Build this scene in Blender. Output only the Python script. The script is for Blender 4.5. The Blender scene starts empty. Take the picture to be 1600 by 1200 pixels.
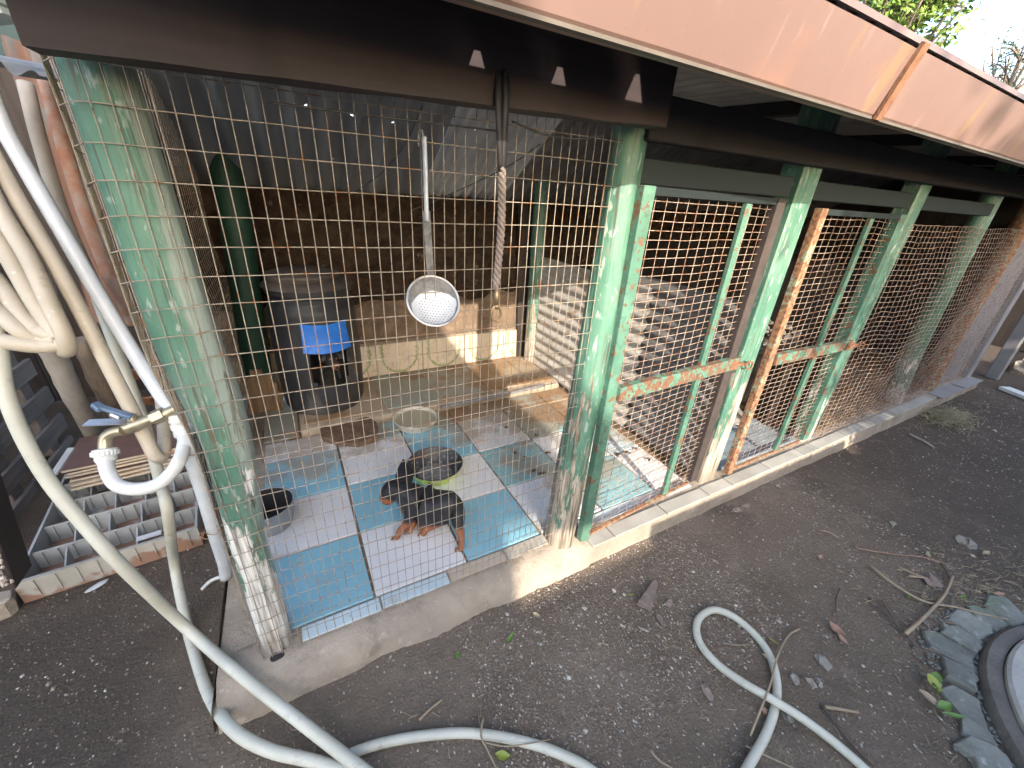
import bpy, math, random
from mathutils import Vector, Matrix, noise as mnoise
R = random.Random(7)
SC = bpy.context.scene
COL = SC.collection
PI = math.pi
V = Vector

# ------------------------------------------------------------------ camera
F_PX = 623.893                       # focal length in pixels of the 1600 px wide photograph
_a = V((2017 - 800, 382 - 600, F_PX)).normalized()      # kennel front direction seen by the lens
_d = V((715 - 800, 1911 - 600, F_PX)).normalized()      # straight down seen by the lens
_z = -_d
_y = _z.cross(_a)
AX = (_a, _y, _z)
EYE = V((0, 0, 1.35))
cam_data = bpy.data.cameras.new('camera')
cam_data.sensor_width = 36.0
cam_data.lens = 36.0 * F_PX / 1600.0
cam_data.clip_start = 0.02
cam_data.clip_end = 400.0
cam = bpy.data.objects.new('camera', cam_data)
COL.objects.link(cam)
right = V((AX[0].x, AX[1].x, AX[2].x)); down = V((AX[0].y, AX[1].y, AX[2].y)); fwd = V((AX[0].z, AX[1].z, AX[2].z))
m = Matrix.Identity(4)
for i in range(3):
    m[i][0] = right[i]; m[i][1] = -down[i]; m[i][2] = -fwd[i]; m[i][3] = EYE[i]
cam.matrix_world = m
SC.camera = cam

# ------------------------------------------------------------------ sky, sun, exposure
SUN = V((-0.234, -1.0, 0.4435)).normalized()           # towards the sun
world = bpy.data.worlds.new('World'); SC.world = world; world.use_nodes = True
wn = world.node_tree
bg = wn.nodes['Background']
sky = wn.nodes.new('ShaderNodeTexSky'); sky.sky_type = 'NISHITA'; sky.sun_disc = False
sky.sun_elevation = math.asin(SUN.z); sky.sun_rotation = math.atan2(SUN.x, SUN.y) % (2 * PI)
sky.air_density = 1.0; sky.dust_density = 2.6; sky.ozone_density = 0.8
wn.links.new(sky.outputs[0], bg.inputs[0]); bg.inputs[1].default_value = 0.15
sl = bpy.data.lights.new('sun', 'SUN'); sl.energy = 2.05; sl.angle = math.radians(0.5); sl.color = (1.0, 0.90, 0.76)
so = bpy.data.objects.new('sun', sl); COL.objects.link(so)
so.rotation_euler = SUN.to_track_quat('Z', 'Y').to_euler()
so.location = SUN * 30
vs = SC.view_settings
vs.view_transform = 'Standard'; vs.look = 'None'; vs.gamma = 1.0; vs.use_curve_mapping = False
vs.exposure = 2.42
SC.cycles.max_bounces = 8; SC.cycles.diffuse_bounces = 5
SC.cycles.use_denoising = True

# ------------------------------------------------------------------ points from the survey of the photograph
def ray(u, v):
    c = V((u - 800, v - 600, F_PX))
    return V((AX[0].dot(c), AX[1].dot(c), AX[2].dot(c)))
def at_z(u, v, z): r = ray(u, v); return EYE + r * ((z - EYE.z) / r.z)
def at_y(u, v, y): r = ray(u, v); return EYE + r * (y / r.y)
def at_x(u, v, x): r = ray(u, v); return EYE + r * (x / r.x)
def at_d(u, v, d): return EYE + ray(u, v) * (d / F_PX)

# ------------------------------------------------------------------ mesh builder
def frame_of(t, ref=None):
    t = t.normalized()
    ref = ref or (V((0, 0, 1)) if abs(t.z) < 0.9 else V((1, 0, 0)))
    a = t.cross(ref).normalized(); b = a.cross(t).normalized()
    return a, b
def spline(pts, n=6):
    P = [V(p) for p in pts]
    if len(P) < 3: 
        return [P[0].lerp(P[1], i / n) for i in range(n + 1)]
    out = []
    Q = [P[0] * 2 - P[1]] + P + [P[-1] * 2 - P[-2]]
    for i in range(1, len(Q) - 2):
        p0, p1, p2, p3 = Q[i - 1], Q[i], Q[i + 1], Q[i + 2]
        for k in range(n):
            t = k / n
            out.append(0.5 * ((2 * p1) + (p2 - p0) * t + (2 * p0 - 5 * p1 + 4 * p2 - p3) * t * t + (3 * p1 - p0 - 3 * p2 + p3) * t ** 3))
    out.append(P[-1])
    return out
LOC = {}
class MB:
    def __init__(s): s.v = []; s.f = []; s.mi = []; s.cur = 0
    def add(s, vs_, fs):
        o = len(s.v); s.v += [tuple(v) for v in vs_]
        s.f += [tuple(i + o for i in f) for f in fs]; s.mi += [s.cur] * len(fs)
        return s
    def box(s, c, size, rot=None, jit=0.0, bev=0.0):
        c = V(c); hx, hy, hz = [k / 2 for k in size]
        if bev > 0:
            b = min(bev, hx * .49, hy * .49, hz * .49)
            vs_ = []
            for sx in (-1, 1):
                for sy in (-1, 1):
                    for sz in (-1, 1):
                        vs_.append(V((sx * (hx - b), sy * (hy - b), sz * hz)))
                        vs_.append(V((sx * (hx - b), sy * hy, sz * (hz - b))))
                        vs_.append(V((sx * hx, sy * (hy - b), sz * (hz - b))))
            idx = lambda sx, sy, sz, k: ((sx > 0) * 4 + (sy > 0) * 2 + (sz > 0)) * 3 + k
            fs = []
            fs += [(idx(-1,-1,1,0), idx(1,-1,1,0), idx(1,1,1,0), idx(-1,1,1,0)), (idx(-1,-1,-1,0), idx(-1,1,-1,0), idx(1,1,-1,0), idx(1,-1,-1,0))]
            fs += [(idx(-1,-1,-1,1), idx(1,-1,-1,1), idx(1,-1,1,1), idx(-1,-1,1,1)), (idx(-1,1,-1,1), idx(-1,1,1,1), idx(1,1,1,1), idx(1,1,-1,1))]
            fs += [(idx(-1,-1,-1,2), idx(-1,-1,1,2), idx(-1,1,1,2), idx(-1,1,-1,2)), (idx(1,-1,-1,2), idx(1,1,-1,2), idx(1,1,1,2), idx(1,-1,1,2))]
            for sy in (-1, 1):
                for sz in (-1, 1): fs.append((idx(-1,sy,sz,0), idx(1,sy,sz,0), idx(1,sy,sz,1), idx(-1,sy,sz,1))[::1 if sy*sz < 0 else -1])
            for sx in (-1, 1):
                for sz in (-1, 1): fs.append((idx(sx,-1,sz,0), idx(sx,1,sz,0), idx(sx,1,sz,2), idx(sx,-1,sz,2))[::1 if sx*sz > 0 else -1])
            for sx in (-1, 1):
                for sy in (-1, 1): fs.append((idx(sx,sy,-1,1), idx(sx,sy,1,1), idx(sx,sy,1,2), idx(sx,sy,-1,2))[::1 if sx*sy < 0 else -1])
            for sx in (-1, 1):
                for sy in (-1, 1):
                    for sz in (-1, 1): fs.append((idx(sx,sy,sz,0), idx(sx,sy,sz,1), idx(sx,sy,sz,2))[::1 if sx*sy*sz > 0 else -1])
        else:
            vs_ = [V((sx * hx, sy * hy, sz * hz)) for sx in (-1, 1) for sy in (-1, 1) for sz in (-1, 1)]
            fs = [(0, 1, 3, 2), (4, 6, 7, 5), (0, 4, 5, 1), (2, 3, 7, 6), (0, 2, 6, 4), (1, 5, 7, 3)]
        if jit: vs_ = [v + V((R.uniform(-1, 1), R.uniform(-1, 1), R.uniform(-1, 1))) * jit for v in vs_]
        if rot is not None: vs_ = [rot @ v for v in vs_]
        return s.add([v + c for v in vs_], fs)
    def bar(s, a, b, w, h, up=V((0, 0, 1)), bev=0.0, jit=0.0):       # box along a-b, h measured along up
        a, b = V(a), V(b); t = (b - a); L = t.length; t.normalize()
        x = t.cross(up).normalized(); u = x.cross(t).normalized()
        rot = Matrix((t, x, u)).transposed()
        return s.box((a + b) / 2, (L, w, h), rot, jit, bev)
    def tube(s, pts, r, n=8, cap=True, close=False, flat=None):
        pts = [V(p) for p in pts]; N = len(pts)
        rs = r if isinstance(r, (list, tuple)) else [r] * N
        vs_ = []; fs = []; a = None
        for i, p in enumerate(pts):
            t = pts[min(i + 1, N - 1)] - pts[max(i - 1, 0)]
            if close: t = pts[(i + 1) % N] - pts[i - 1]
            if t.length < 1e-9: t = V((0, 0, 1))
            t.normalize()
            if a is None: a, b = frame_of(t)
            else:
                a = (a - t * a.dot(t)).normalized(); b = t.cross(a) * -1
                b = a.cross(t).normalized()
            for k in range(n):
                w = 2 * PI * k / n
                vs_.append(p + (a * math.cos(w) + b * math.sin(w) * (flat or 1)) * rs[i])
        M_ = N if close else N - 1
        for i in range(M_):
            for k in range(n):
                j = (i + 1) % N
                fs.append((i * n + k, i * n + (k + 1) % n, j * n + (k + 1) % n, j * n + k))
        if cap and not close:
            fs.append(tuple(range(n - 1, -1, -1))); fs.append(tuple((N - 1) * n + k for k in range(n)))
        return s.add(vs_, fs)
    def lathe(s, prof, c, n=32, axis=None, x=1.0, y=1.0, skip=None):   # prof: (radius, height)
        c = V(c); rot = Matrix.Identity(3)
        if axis is not None: rot = V(axis).to_track_quat('Z', 'Y').to_matrix()
        vs_ = [rot @ V((r * math.cos(2 * PI * k / n) * x, r * math.sin(2 * PI * k / n) * y, h)) + c for r, h in prof for k in range(n)]
        fs = []
        for i in range(len(prof) - 1):
            for k in range(n):
                if skip and skip(i, k): continue
                fs.append((i * n + k, i * n + (k + 1) % n, (i + 1) * n + (k + 1) % n, (i + 1) * n + k))
        return s.add(vs_, fs)
    def grid(s, fn, nu, nv, skip=None, flip=False):
        vs_ = [fn(i / nu, j / nv) for i in range(nu + 1) for j in range(nv + 1)]
        fs = []
        for i in range(nu):
            for j in range(nv):
                if skip and skip(i, j): continue
                q = (i * (nv + 1) + j, (i + 1) * (nv + 1) + j, (i + 1) * (nv + 1) + j + 1, i * (nv + 1) + j + 1)
                fs.append(q[::-1] if flip else q)
        return s.add(vs_, fs)
    def prism(s, poly, h, jit=0.0, inset=0.0):       # poly: list of 3D points (flat), raised by vector h
        n = len(poly); h = V(h); c = sum((V(p) for p in poly), V()) / n
        lo = [V(p) for p in poly]
        hi = [V(p) + h + V((R.uniform(-1, 1), R.uniform(-1, 1), R.uniform(-1, 1))) * jit for p in poly]
        if inset:
            mid = [p.lerp(c + h, 0) for p in hi]
            top = [p.lerp(c + h, inset) + h * 0.12 for p in hi]
            vs_ = lo + mid + top
            fs = [(k, (k + 1) % n, n + (k + 1) % n, n + k) for k in range(n)] + [(n + k, n + (k + 1) % n, 2 * n + (k + 1) % n, 2 * n + k) for k in range(n)]
            fs += [tuple(range(n - 1, -1, -1)), tuple(range(2 * n, 3 * n))]
        else:
            vs_ = lo + hi
            fs = [(k, (k + 1) % n, n + (k + 1) % n, n + k) for k in range(n)] + [tuple(range(n - 1, -1, -1)), tuple(range(n, 2 * n))]
        return s.add(vs_, fs)
    def blob(s, c, size, sub=2, rough=0.15, seed=0, rot=None, flat=0.0):
        import bmesh
        bm = bmesh.new(); bmesh.ops.create_icosphere(bm, subdivisions=sub, radius=1)
        vs_ = []
        for v in bm.verts:
            p = v.co.copy(); n = mnoise.noise(p * 1.3 + V((seed * 3.7, seed * 1.3, seed))) 
            p *= 1 + rough * n * 2
            p = V((p.x * size[0], p.y * size[1], p.z * size[2]))
            if flat: p.z = max(p.z, -flat)
            if rot is not None: p = rot @ p
            vs_.append(p + V(c))
        fs = [tuple(v.index for v in f.verts) for f in bm.faces]
        bm.free()
        return s.add(vs_, fs)
    def build(s, name, mat, parent=None, origin=None, smooth=False, **props):
        org = V(origin) if origin is not None else (LOC[parent.name].copy() if parent is not None else None)
        if org is None:
            xs = list(zip(*s.v)); org = V(((min(xs[0]) + max(xs[0])) / 2, (min(xs[1]) + max(xs[1])) / 2, min(xs[2])))
        me = bpy.data.meshes.new(name)
        me.from_pydata([(v[0] - org.x, v[1] - org.y, v[2] - org.z) for v in s.v], [], s.f)
        for mm in (mat if isinstance(mat, (list, tuple)) else [mat]): me.materials.append(mm)
        if isinstance(mat, (list, tuple)): me.polygons.foreach_set('material_index', s.mi)
        if smooth:
            me.polygons.foreach_set('use_smooth', [True] * len(me.polygons))
            if smooth != 'full':
                try: me.set_sharp_from_angle(angle=math.radians(smooth if isinstance(smooth, (int, float)) and smooth > 1 else 40))
                except Exception: pass
        me.update()
        o = bpy.data.objects.new(name, me); COL.objects.link(o)
        LOC[o.name] = org
        if parent is not None:
            o.parent = parent; o.location = org - LOC[parent.name]
        else: o.location = org
        for k, v in props.items(): o[k] = v
        return o
def thing(name, label, cat, loc=(0, 0, 0), group=None):
    o = bpy.data.objects.new(name, None); COL.objects.link(o); o.location = loc; LOC[o.name] = V(loc)
    o.empty_display_size = 0.1
    return tag(o, label, cat, group)
def tag(o, label, cat, group=None):
    o['label'] = label; o['category'] = cat
    if group: o['group'] = group
    return o
def struct(o, kind='structure'): o['kind'] = kind; return o

# ------------------------------------------------------------------ materials
def ND(nt, t, **kw):
    n = nt.nodes.new(t)
    for k, v in kw.items(): setattr(n, k, v)
    return n
class Mat:
    def __init__(s, name, rough=0.7, metal=0.0, spec=0.5, coords='pos'):
        s.m = bpy.data.materials.new(name); s.m.use_nodes = True; s.nt = s.m.node_tree
        s.b = s.nt.nodes['Principled BSDF']
        s.b.inputs['Roughness'].default_value = rough; s.b.inputs['Metallic'].default_value = metal
        s.b.inputs['Specular IOR Level'].default_value = spec
        if coords == 'pos': s.co = s.nt.nodes.new('ShaderNodeNewGeometry').outputs['Position']
        else: s.co = s.nt.nodes.new('ShaderNodeTexCoord').outputs['Object']
        s.col = None; s.nrm = None
    def L(s, a, b): s.nt.links.new(a, b)
    def vec(s, stretch=(1, 1, 1), off=0.0):
        n = ND(s.nt, 'ShaderNodeMapping'); n.inputs['Scale'].default_value = stretch; n.inputs['Location'].default_value = (off, off * 1.7, off * .6)
        s.L(s.co, n.inputs['Vector']); return n.outputs[0]
    def noise(s, scale, stretch=(1, 1, 1), detail=4, rough=0.55, off=0.0, dist=0.0):
        n = ND(s.nt, 'ShaderNodeTexNoise'); n.inputs['Scale'].default_value = scale; n.inputs['Detail'].default_value = detail
        n.inputs['Roughness'].default_value = rough; n.inputs['Distortion'].default_value = dist
        s.L(s.vec(stretch, off), n.inputs['Vector']); return n.outputs[0]
    def voro(s, scale, stretch=(1, 1, 1), feature='F1', out=0, off=0.0):
        n = ND(s.nt, 'ShaderNodeTexVoronoi', feature=feature); n.inputs['Scale'].default_value = scale
        s.L(s.vec(stretch, off), n.inputs['Vector']); return n.outputs[out]
    def math(s, op, a, b=None, c=None, clamp=False):
        n = ND(s.nt, 'ShaderNodeMath', operation=op, use_clamp=clamp)
        for i, x in enumerate((a, b, c)):
            if x is None: continue
            if isinstance(x, (int, float)): n.inputs[i].default_value = x
            else: s.L(x, n.inputs[i])
        return n.outputs[0]
    def sep(s, k):
        n = ND(s.nt, 'ShaderNodeSeparateXYZ'); s.L(s.co, n.inputs[0]); return n.outputs[k]
    def smooth(s, x, lo, hi, inv=False):
        n = ND(s.nt, 'ShaderNodeMapRange', interpolation_type='SMOOTHSTEP')
        s.L(x, n.inputs[0]); n.inputs[1].default_value = lo; n.inputs[2].default_value = hi
        n.inputs[3].default_value = 1.0 if inv else 0.0; n.inputs[4].default_value = 0.0 if inv else 1.0
        return n.outputs[0]
    def base(s, cols, fac):
        n = ND(s.nt, 'ShaderNodeValToRGB'); cr = n.color_ramp
        k = len(cols)
        pos = [0.28 + 0.44 * i / max(1, k - 1) for i in range(k)]
        while len(cr.elements) < k: cr.elements.new(0.5)
        for e, p, c in zip(cr.elements, pos, cols): e.position = p; e.color = (*c, 1)
        s.L(fac, n.inputs[0]); s.col = n.outputs[0]; return s
    def flat(s, c):
        n = ND(s.nt, 'ShaderNodeRGB'); n.outputs[0].default_value = (*c, 1); s.col = n.outputs[0]; return s
    def over(s, color, mask, amount=1.0):
        n = ND(s.nt, 'ShaderNodeMix', data_type='RGBA')
        if amount != 1.0: mask = s.math('MULTIPLY', mask, amount)
        s.L(mask, n.inputs[0]); s.L(s.col, n.inputs[6])
        if isinstance(color, tuple): n.inputs[7].default_value = (*color, 1)
        else: s.L(color, n.inputs[7])
        s.col = n.outputs[2]; return s
    def bump(s, h, strength=0.4, dist=0.01):
        n = ND(s.nt, 'ShaderNodeBump'); n.inputs['Strength'].default_value = strength; n.inputs['Distance'].default_value = dist
        s.L(h, n.inputs['Height'])
        if s.nrm is not None: s.L(s.nrm, n.inputs['Normal'])
        s.nrm = n.outputs[0]; return s
    def rand(s, amt=0.15):          # each copy a little lighter or darker
        oi = ND(s.nt, 'ShaderNodeObjectInfo'); h = ND(s.nt, 'ShaderNodeHueSaturation')
        v = s.math('MULTIPLY_ADD', oi.outputs['Random'], amt * 2, 1 - amt)
        s.L(v, h.inputs['Value']); s.L(s.col, h.inputs['Color']); s.col = h.outputs[0]; return s
    def rough(s, x): s.L(x, s.b.inputs['Roughness']); return s
    def end(s):
        s.L(s.col, s.b.inputs['Base Color'])
        if s.nrm is not None: s.L(s.nrm, s.b.inputs['Normal'])
        return s.m
def simple(name, cols, scale=30, rough=0.7, metal=0.0, bump=0.0, bscale=None, stretch=(1, 1, 1), spec=0.5, dist=0.004, rand=0.0):
    s = Mat(name, rough, metal, spec)
    s.base(cols if len(cols) > 1 else cols * 2, s.noise(scale, stretch))
    if bump: s.bump(s.noise(bscale or scale * 3, stretch, detail=6), bump, dist)
    if rand: s.rand(rand)
    return s.end()
def wood(name, c1, c2, grain=(1, 1, .08), scale=60, rough=.8, bump=.5, rand=0.0):
    s = Mat(name, rough); n = s.noise(scale, grain, detail=6, dist=.4); s.base([c1, c2], n)
    s.over(tuple(k * .55 for k in c1), s.smooth(s.noise(7, (1, 1, .4), off=3), .52, .7), .6)
    s.bump(n, bump, .003)
    if rand: s.rand(rand)
    return s.end()
def peeling(name, wear=0.0, lowz=.55, slope=.42, pale=None, w1=(.22, .20, .17, 1), w2=(.66, .65, .61, 1)):
    s = Mat(name, .62)
    g = s.noise(9, (1, 1, .35), detail=5)
    s.base([(.040, .118, .080), (.075, .180, .126), (.125, .240, .182)], g)
    s.over((.20, .265, .23), s.smooth(s.noise(3.2, (1, 1, .6), off=8), .48, .68), .45)
    s.over((.06, .14, .10), s.smooth(s.noise(34, (1, 1, .16), detail=8, rough=.68, off=12), .53, .66), .7)
    s.over((.15, .17, .14), s.smooth(s.noise(11, (1, 1, .6), detail=9, rough=.72, off=17), .52, .66), .5)
    s.over((.36, .42, .38), s.smooth(s.noise(60, (1, 1, .35), detail=6, off=15), .58, .66), .6)
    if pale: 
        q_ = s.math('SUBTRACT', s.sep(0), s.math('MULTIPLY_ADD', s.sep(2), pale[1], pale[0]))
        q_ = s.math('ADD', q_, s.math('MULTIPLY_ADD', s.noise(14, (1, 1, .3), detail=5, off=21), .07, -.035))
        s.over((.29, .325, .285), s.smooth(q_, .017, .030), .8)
    z = s.sep(2)
    pz = s.math('MULTIPLY_ADD', z, -slope, lowz * slope + wear)
    pn = s.math('ADD', s.noise(26, (1, 1, .22), detail=7, rough=.62, off=2), pz)
    peel = s.smooth(pn, .555, .585)
    grain = s.noise(120, (1, 1, .05), detail=5)
    wn_ = ND(s.nt, 'ShaderNodeValToRGB'); wn_.color_ramp.elements[0].color = w1; wn_.color_ramp.elements[1].color = w2
    wn_.color_ramp.elements[0].position = .34; wn_.color_ramp.elements[1].position = .6
    s.L(grain, wn_.inputs[0])
    s.over(wn_.outputs[0], peel)
    s.over((.10, .085, .06), s.smooth(s.noise(48, (1, 1, .1), detail=5, off=5), .60, .68), .75)
    s.over((.16, .12, .085), s.smooth(z, .11, .2, inv=True), .5)
    s.over((.055, .05, .04), s.smooth(s.noise(75, (1, 1, .035), detail=4, off=31), .615, .66), .8)
    s.bump(s.noise(75, (1, 1, .035), detail=4, off=31), .5, .006)
    s.bump(s.math('MULTIPLY', peel, -1.0), .6, .003)
    s.bump(s.noise(90, (1, 1, .08), detail=6), .55, .003)
    s.rough(s.math('MULTIPLY_ADD', peel, .28, .5))
    return s.end()
def painted_metal(name, cols, rust=.56, rcol=(.15, .075, .042), rough=.45):
    s = Mat(name, rough); s.base(cols, s.noise(14, detail=4))
    s.over(tuple(c_ * .55 for c_ in cols[0]), s.smooth(s.noise(38, detail=8, rough=.7, off=14), .50, .68), .65)
    s.over(tuple(min(1, c_ * 1.25 + .04) for c_ in cols[-1]), s.smooth(s.noise(9, detail=8, rough=.7, off=18), .52, .70), .5)
    k = s.smooth(s.noise(24, detail=8, rough=.65, off=4), rust, rust + .05)
    s.over(rcol, k); s.over((.10, .05, .03), s.smooth(s.noise(60, off=1), rust + .06, rust + .14), .8)
    s.bump(k, .3, .001); s.bump(s.noise(180, detail=3), .15, .001)
    s.rough(s.math('MULTIPLY_ADD', k, .4, rough)); return s.end()
def tile_mat(name, c, dirt_bias=0.0):
    s = Mat(name, .22, spec=.5); c2 = tuple(k * .86 for k in c)
    s.base([c2, c], s.noise(3.0, detail=5))
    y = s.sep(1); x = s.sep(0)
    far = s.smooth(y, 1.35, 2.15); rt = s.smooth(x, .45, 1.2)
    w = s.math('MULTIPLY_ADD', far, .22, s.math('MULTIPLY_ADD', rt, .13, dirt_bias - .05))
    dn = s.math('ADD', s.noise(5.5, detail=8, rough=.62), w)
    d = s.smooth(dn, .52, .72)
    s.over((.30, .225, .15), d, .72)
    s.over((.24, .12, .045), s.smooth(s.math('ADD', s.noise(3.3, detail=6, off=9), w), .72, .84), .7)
    s.over((.13, .10, .07), s.smooth(s.noise(75, detail=4, off=4), .66, .74), .55)
    s.rough(s.math('MULTIPLY_ADD', d, .45, .2)); s.bump(s.noise(45, detail=5), .06, .001)
    s.rand(.07); return s.end()
def concrete(name, c1, c2, dark=(.13, .10, .08), bump=.9):
    s = Mat(name, .9, spec=.25); s.base([c1, c2], s.noise(7, detail=8, rough=.62))
    s.over(dark, s.smooth(s.noise(9, detail=10, rough=.7, off=6), .50, .74), .65)
    s.over(tuple(min(1, k * 1.25) for k in c2), s.smooth(s.noise(40, detail=6, off=2), .6, .72), .5)
    s.bump(s.noise(22, detail=8, rough=.65), bump, .012); s.bump(s.noise(140, detail=4), .5, .003); return s.end()

G_POST = peeling('peeling_green_paint', wear=-.03)
G_POST2 = peeling('worn_green_paint', wear=.045, lowz=.62, slope=.36, w1=(.11, .085, .062, 1), w2=(.42, .37, .30, 1))
G_FRAME = painted_metal('green_frame_paint', [(.055, .135, .096), (.095, .20, .145)], rust=.56)
G_RUST = painted_metal('rusty_green_frame', [(.08, .17, .12), (.12, .23, .17)], rust=.475)
RUSTWOOD = painted_metal('rusty_worn_wood', [(.20, .27, .19), (.27, .20, .13)], rust=.43, rcol=(.26, .13, .07), rough=.75)
DARKGREEN = simple('dark_green_board', [(.006, .012, .012), (.010, .019, .018)], 12, .7, bump=.3, stretch=(.1, 1, 1))  # dark green taken darker still, shade under the eaves put into it
WIRE = painted_metal('weathered_galvanised_wire', [(.23, .195, .15), (.35, .30, .24)], rust=.56, rcol=(.26, .15, .09), rough=.5)
WIRE_P = painted_metal('pinkish_galvanised_wire', [(.30, .225, .175), (.40, .31, .245)], rust=.51, rcol=(.24, .13, .08), rough=.5)
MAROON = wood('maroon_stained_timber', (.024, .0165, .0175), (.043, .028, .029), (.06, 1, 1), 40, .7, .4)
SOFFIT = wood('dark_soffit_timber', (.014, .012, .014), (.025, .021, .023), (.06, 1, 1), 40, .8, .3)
s = Mat('pink_brown_gutter_paint', .42); s.base([(.150, .094, .080), (.185, .117, .100)], s.noise(2.2, detail=4))
s.over((.27, .135, .085), s.smooth(s.noise(9, (.5, 1, .25), detail=6, off=3), .60, .76), .5)
s.over((.25, .17, .145), s.smooth(s.noise(5, (1, 1, .2), detail=5, off=6), .58, .75), .5); s.over((.23, .15, .075), s.smooth(s.noise(7, (2.2, 1, .16), detail=4, off=9), .63, .70), .55)
s.over((.27, .20, .175), s.smooth(s.noise(16, (1.6, 1, .12), detail=5, off=12), .62, .70), .5)
s.over((.11, .06, .048), s.smooth(s.noise(130, detail=3, off=2), .68, .74), .6)
s.bump(s.noise(3, (1, 1, .5), detail=4), .35, .012); s.bump(s.noise(90, detail=3), .1, .002)
GUTTER = s.end()
GLIP = simple('gutter_lip_metal', [(.075, .062, .047), (.11, .09, .07)], 30, .6)
ORANGE_RUST = simple('orange_rust', [(.13, .055, .026), (.21, .105, .055)], 40, .85, bump=.5)
GALV = simple('old_galvanised_sheet', [(.16, .17, .18), (.24, .25, .265)], 6, .5, .35, bump=.1, stretch=(1, 1, .3))
s = Mat('dirty_pale_sheet', .65); s.base([(.34, .31, .28), (.50, .47, .43)], s.noise(6, (1, .3, 1), detail=6))
s.over((.23, .15, .09), s.smooth(s.noise(9, detail=7, off=4), .56, .7), .7); s.bump(s.noise(40, detail=5), .2, .003); PALE_SHEET = s.end()
DARK_SHEET = simple('dark_dusty_sheet', [(.11, .105, .105), (.19, .18, .18)], 7, .75, .1, bump=.2)
s = Mat('rough_earth_wall', .95, spec=.15); s.base([(.020, .013, .009), (.048, .031, .020), (.085, .055, .035)], s.noise(12, detail=8, rough=.65))
s.over((.20, .17, .15), s.smooth(s.noise(9, detail=6, off=7), .66, .72), .6)
s.bump(s.noise(14, detail=9, rough=.7), 1.0, .03); EARTH_WALL = s.end()
PLASTER = simple('dusty_brown_plaster', [(.26, .20, .145), (.38, .31, .235)], 9, .9, bump=.6, bscale=30, dist=.006)
T_WHITE = tile_mat('white_glazed_tile', (.74, .74, .76))
T_BLUE = tile_mat('blue_glazed_tile', (.25, .49, .60))
T_TEAL = tile_mat('pale_teal_glazed_tile', (.27, .48, .52), .05)
T_CREAM = tile_mat('dirty_cream_tile', (.56, .47, .38), .06)
T_PALEBLUE = tile_mat('pale_blue_glazed_tile', (.52, .64, .70), .02)
T_KERB = simple('dusty_kerb_tile', [(.26, .245, .215), (.40, .385, .345)], 7, .5, bump=.15, rand=.12)
MORTAR = simple('brown_mortar', [(.13, .085, .05), (.24, .165, .10)], 25, .95, bump=.6, dist=.004)
KERB = concrete('rough_kerb_concrete', (.255, .21, .165), (.395, .335, .265), (.15, .12, .095), 1.0)
# patterned wall tile: cream with a green garland hanging in a U
s = Mat('garland_wall_tile', .3, coords='obj'); s.base([(.60, .50, .38), (.68, .58, .46)], s.noise(9, detail=5))
x = s.math('ABSOLUTE', s.sep(0)); z = s.sep(2)
zz = s.math('MINIMUM', s.math('ADD', z, -.02), 0.0)
rr = s.math('SQRT', s.math('ADD', s.math('MULTIPLY', x, x), s.math('MULTIPLY', zz, zz)))
lf = s.math('MULTIPLY', s.noise(95, detail=1), .035)
dd = s.math('ABSOLUTE', s.math('ADD', s.math('SUBTRACT', rr, .122), s.math('SUBTRACT', lf, .0175)))
s.over((.20, .27, .11), s.smooth(dd, .005, .011, inv=True), .85)
s.over((.26, .19, .12), s.smooth(s.noise(12, detail=7, off=3), .55, .72), .6)
T_GARLAND = s.end()
# soil
s = Mat('dark_trodden_soil', .92, spec=.2)
s.base([(.145, .112, .082), (.225, .175, .132), (.315, .25, .19)], s.noise(1.6, detail=9, rough=.65))
s.over((.38, .305, .235), s.smooth(s.noise(4.2, detail=8, rough=.7, off=3), .54, .72), .6)
s.over((.10, .085, .067), s.smooth(s.noise(2.4, detail=6, off=11), .56, .7), .6)
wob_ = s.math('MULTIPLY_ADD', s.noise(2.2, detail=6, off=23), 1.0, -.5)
s.over((.075, .058, .046), s.smooth(s.math('ADD', s.sep(0), wob_), -.75, -.30, inv=True), .72)  # soil painted darker at left, for ground that gets less sky light
s.over((.085, .066, .054), s.smooth(s.math('ADD', s.sep(0), wob_), 1.7, 3.1), .70)  # likewise at far right, dimmer light put into the soil colour
s.over((.42, .38, .33), s.smooth(s.voro(150, out=0), .10, .17, inv=True), .45)
s.over((.30, .27, .23), s.smooth(s.noise(170, detail=3, off=5), .67, .73), .7)
s.bump(s.noise(18, detail=9, rough=.75), .9, .03); s.bump(s.noise(70, detail=8, rough=.7), .9, .012); s.bump(s.voro(110), .5, .005)
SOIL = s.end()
PEBBLE = simple('pale_grit', [(.26, .23, .19), (.56, .52, .46)], 40, .9)
s = Mat('pale_rubber_hose', .5); s.base([(.44, .43, .355), (.56, .55, .465)], s.noise(9, detail=5)); s.over((.20, .165, .125), s.smooth(s.noise(16, detail=8, rough=.7, off=3), .56, .70), .55); s.over((.62, .61, .55), s.smooth(s.noise(60, detail=4, off=7), .64, .72), .5); s.bump(s.noise(160, detail=3), .1, .001); HOSE = s.end()
s = Mat('dusty_tan_hose', .5); s.base([(.40, .35, .27), (.52, .46, .37)], s.noise(9, detail=5)); s.over((.20, .165, .125), s.smooth(s.noise(16, detail=8, rough=.7, off=3), .56, .70), .55); s.over((.62, .61, .55), s.smooth(s.noise(60, detail=4, off=7), .64, .72), .5); s.bump(s.noise(160, detail=3), .1, .001); HOSE_TAN = s.end()
CLOD = simple('soil_crumb', [(.12, .09, .066), (.33, .26, .195)], 40, .95)
PVC = simple('white_pvc', [(.48, .52, .56), (.60, .635, .67)], 12, .35)
PVC_OLD = simple('dusty_white_pvc', [(.54, .55, .54), (.66, .67, .66)], 30, .5)
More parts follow.
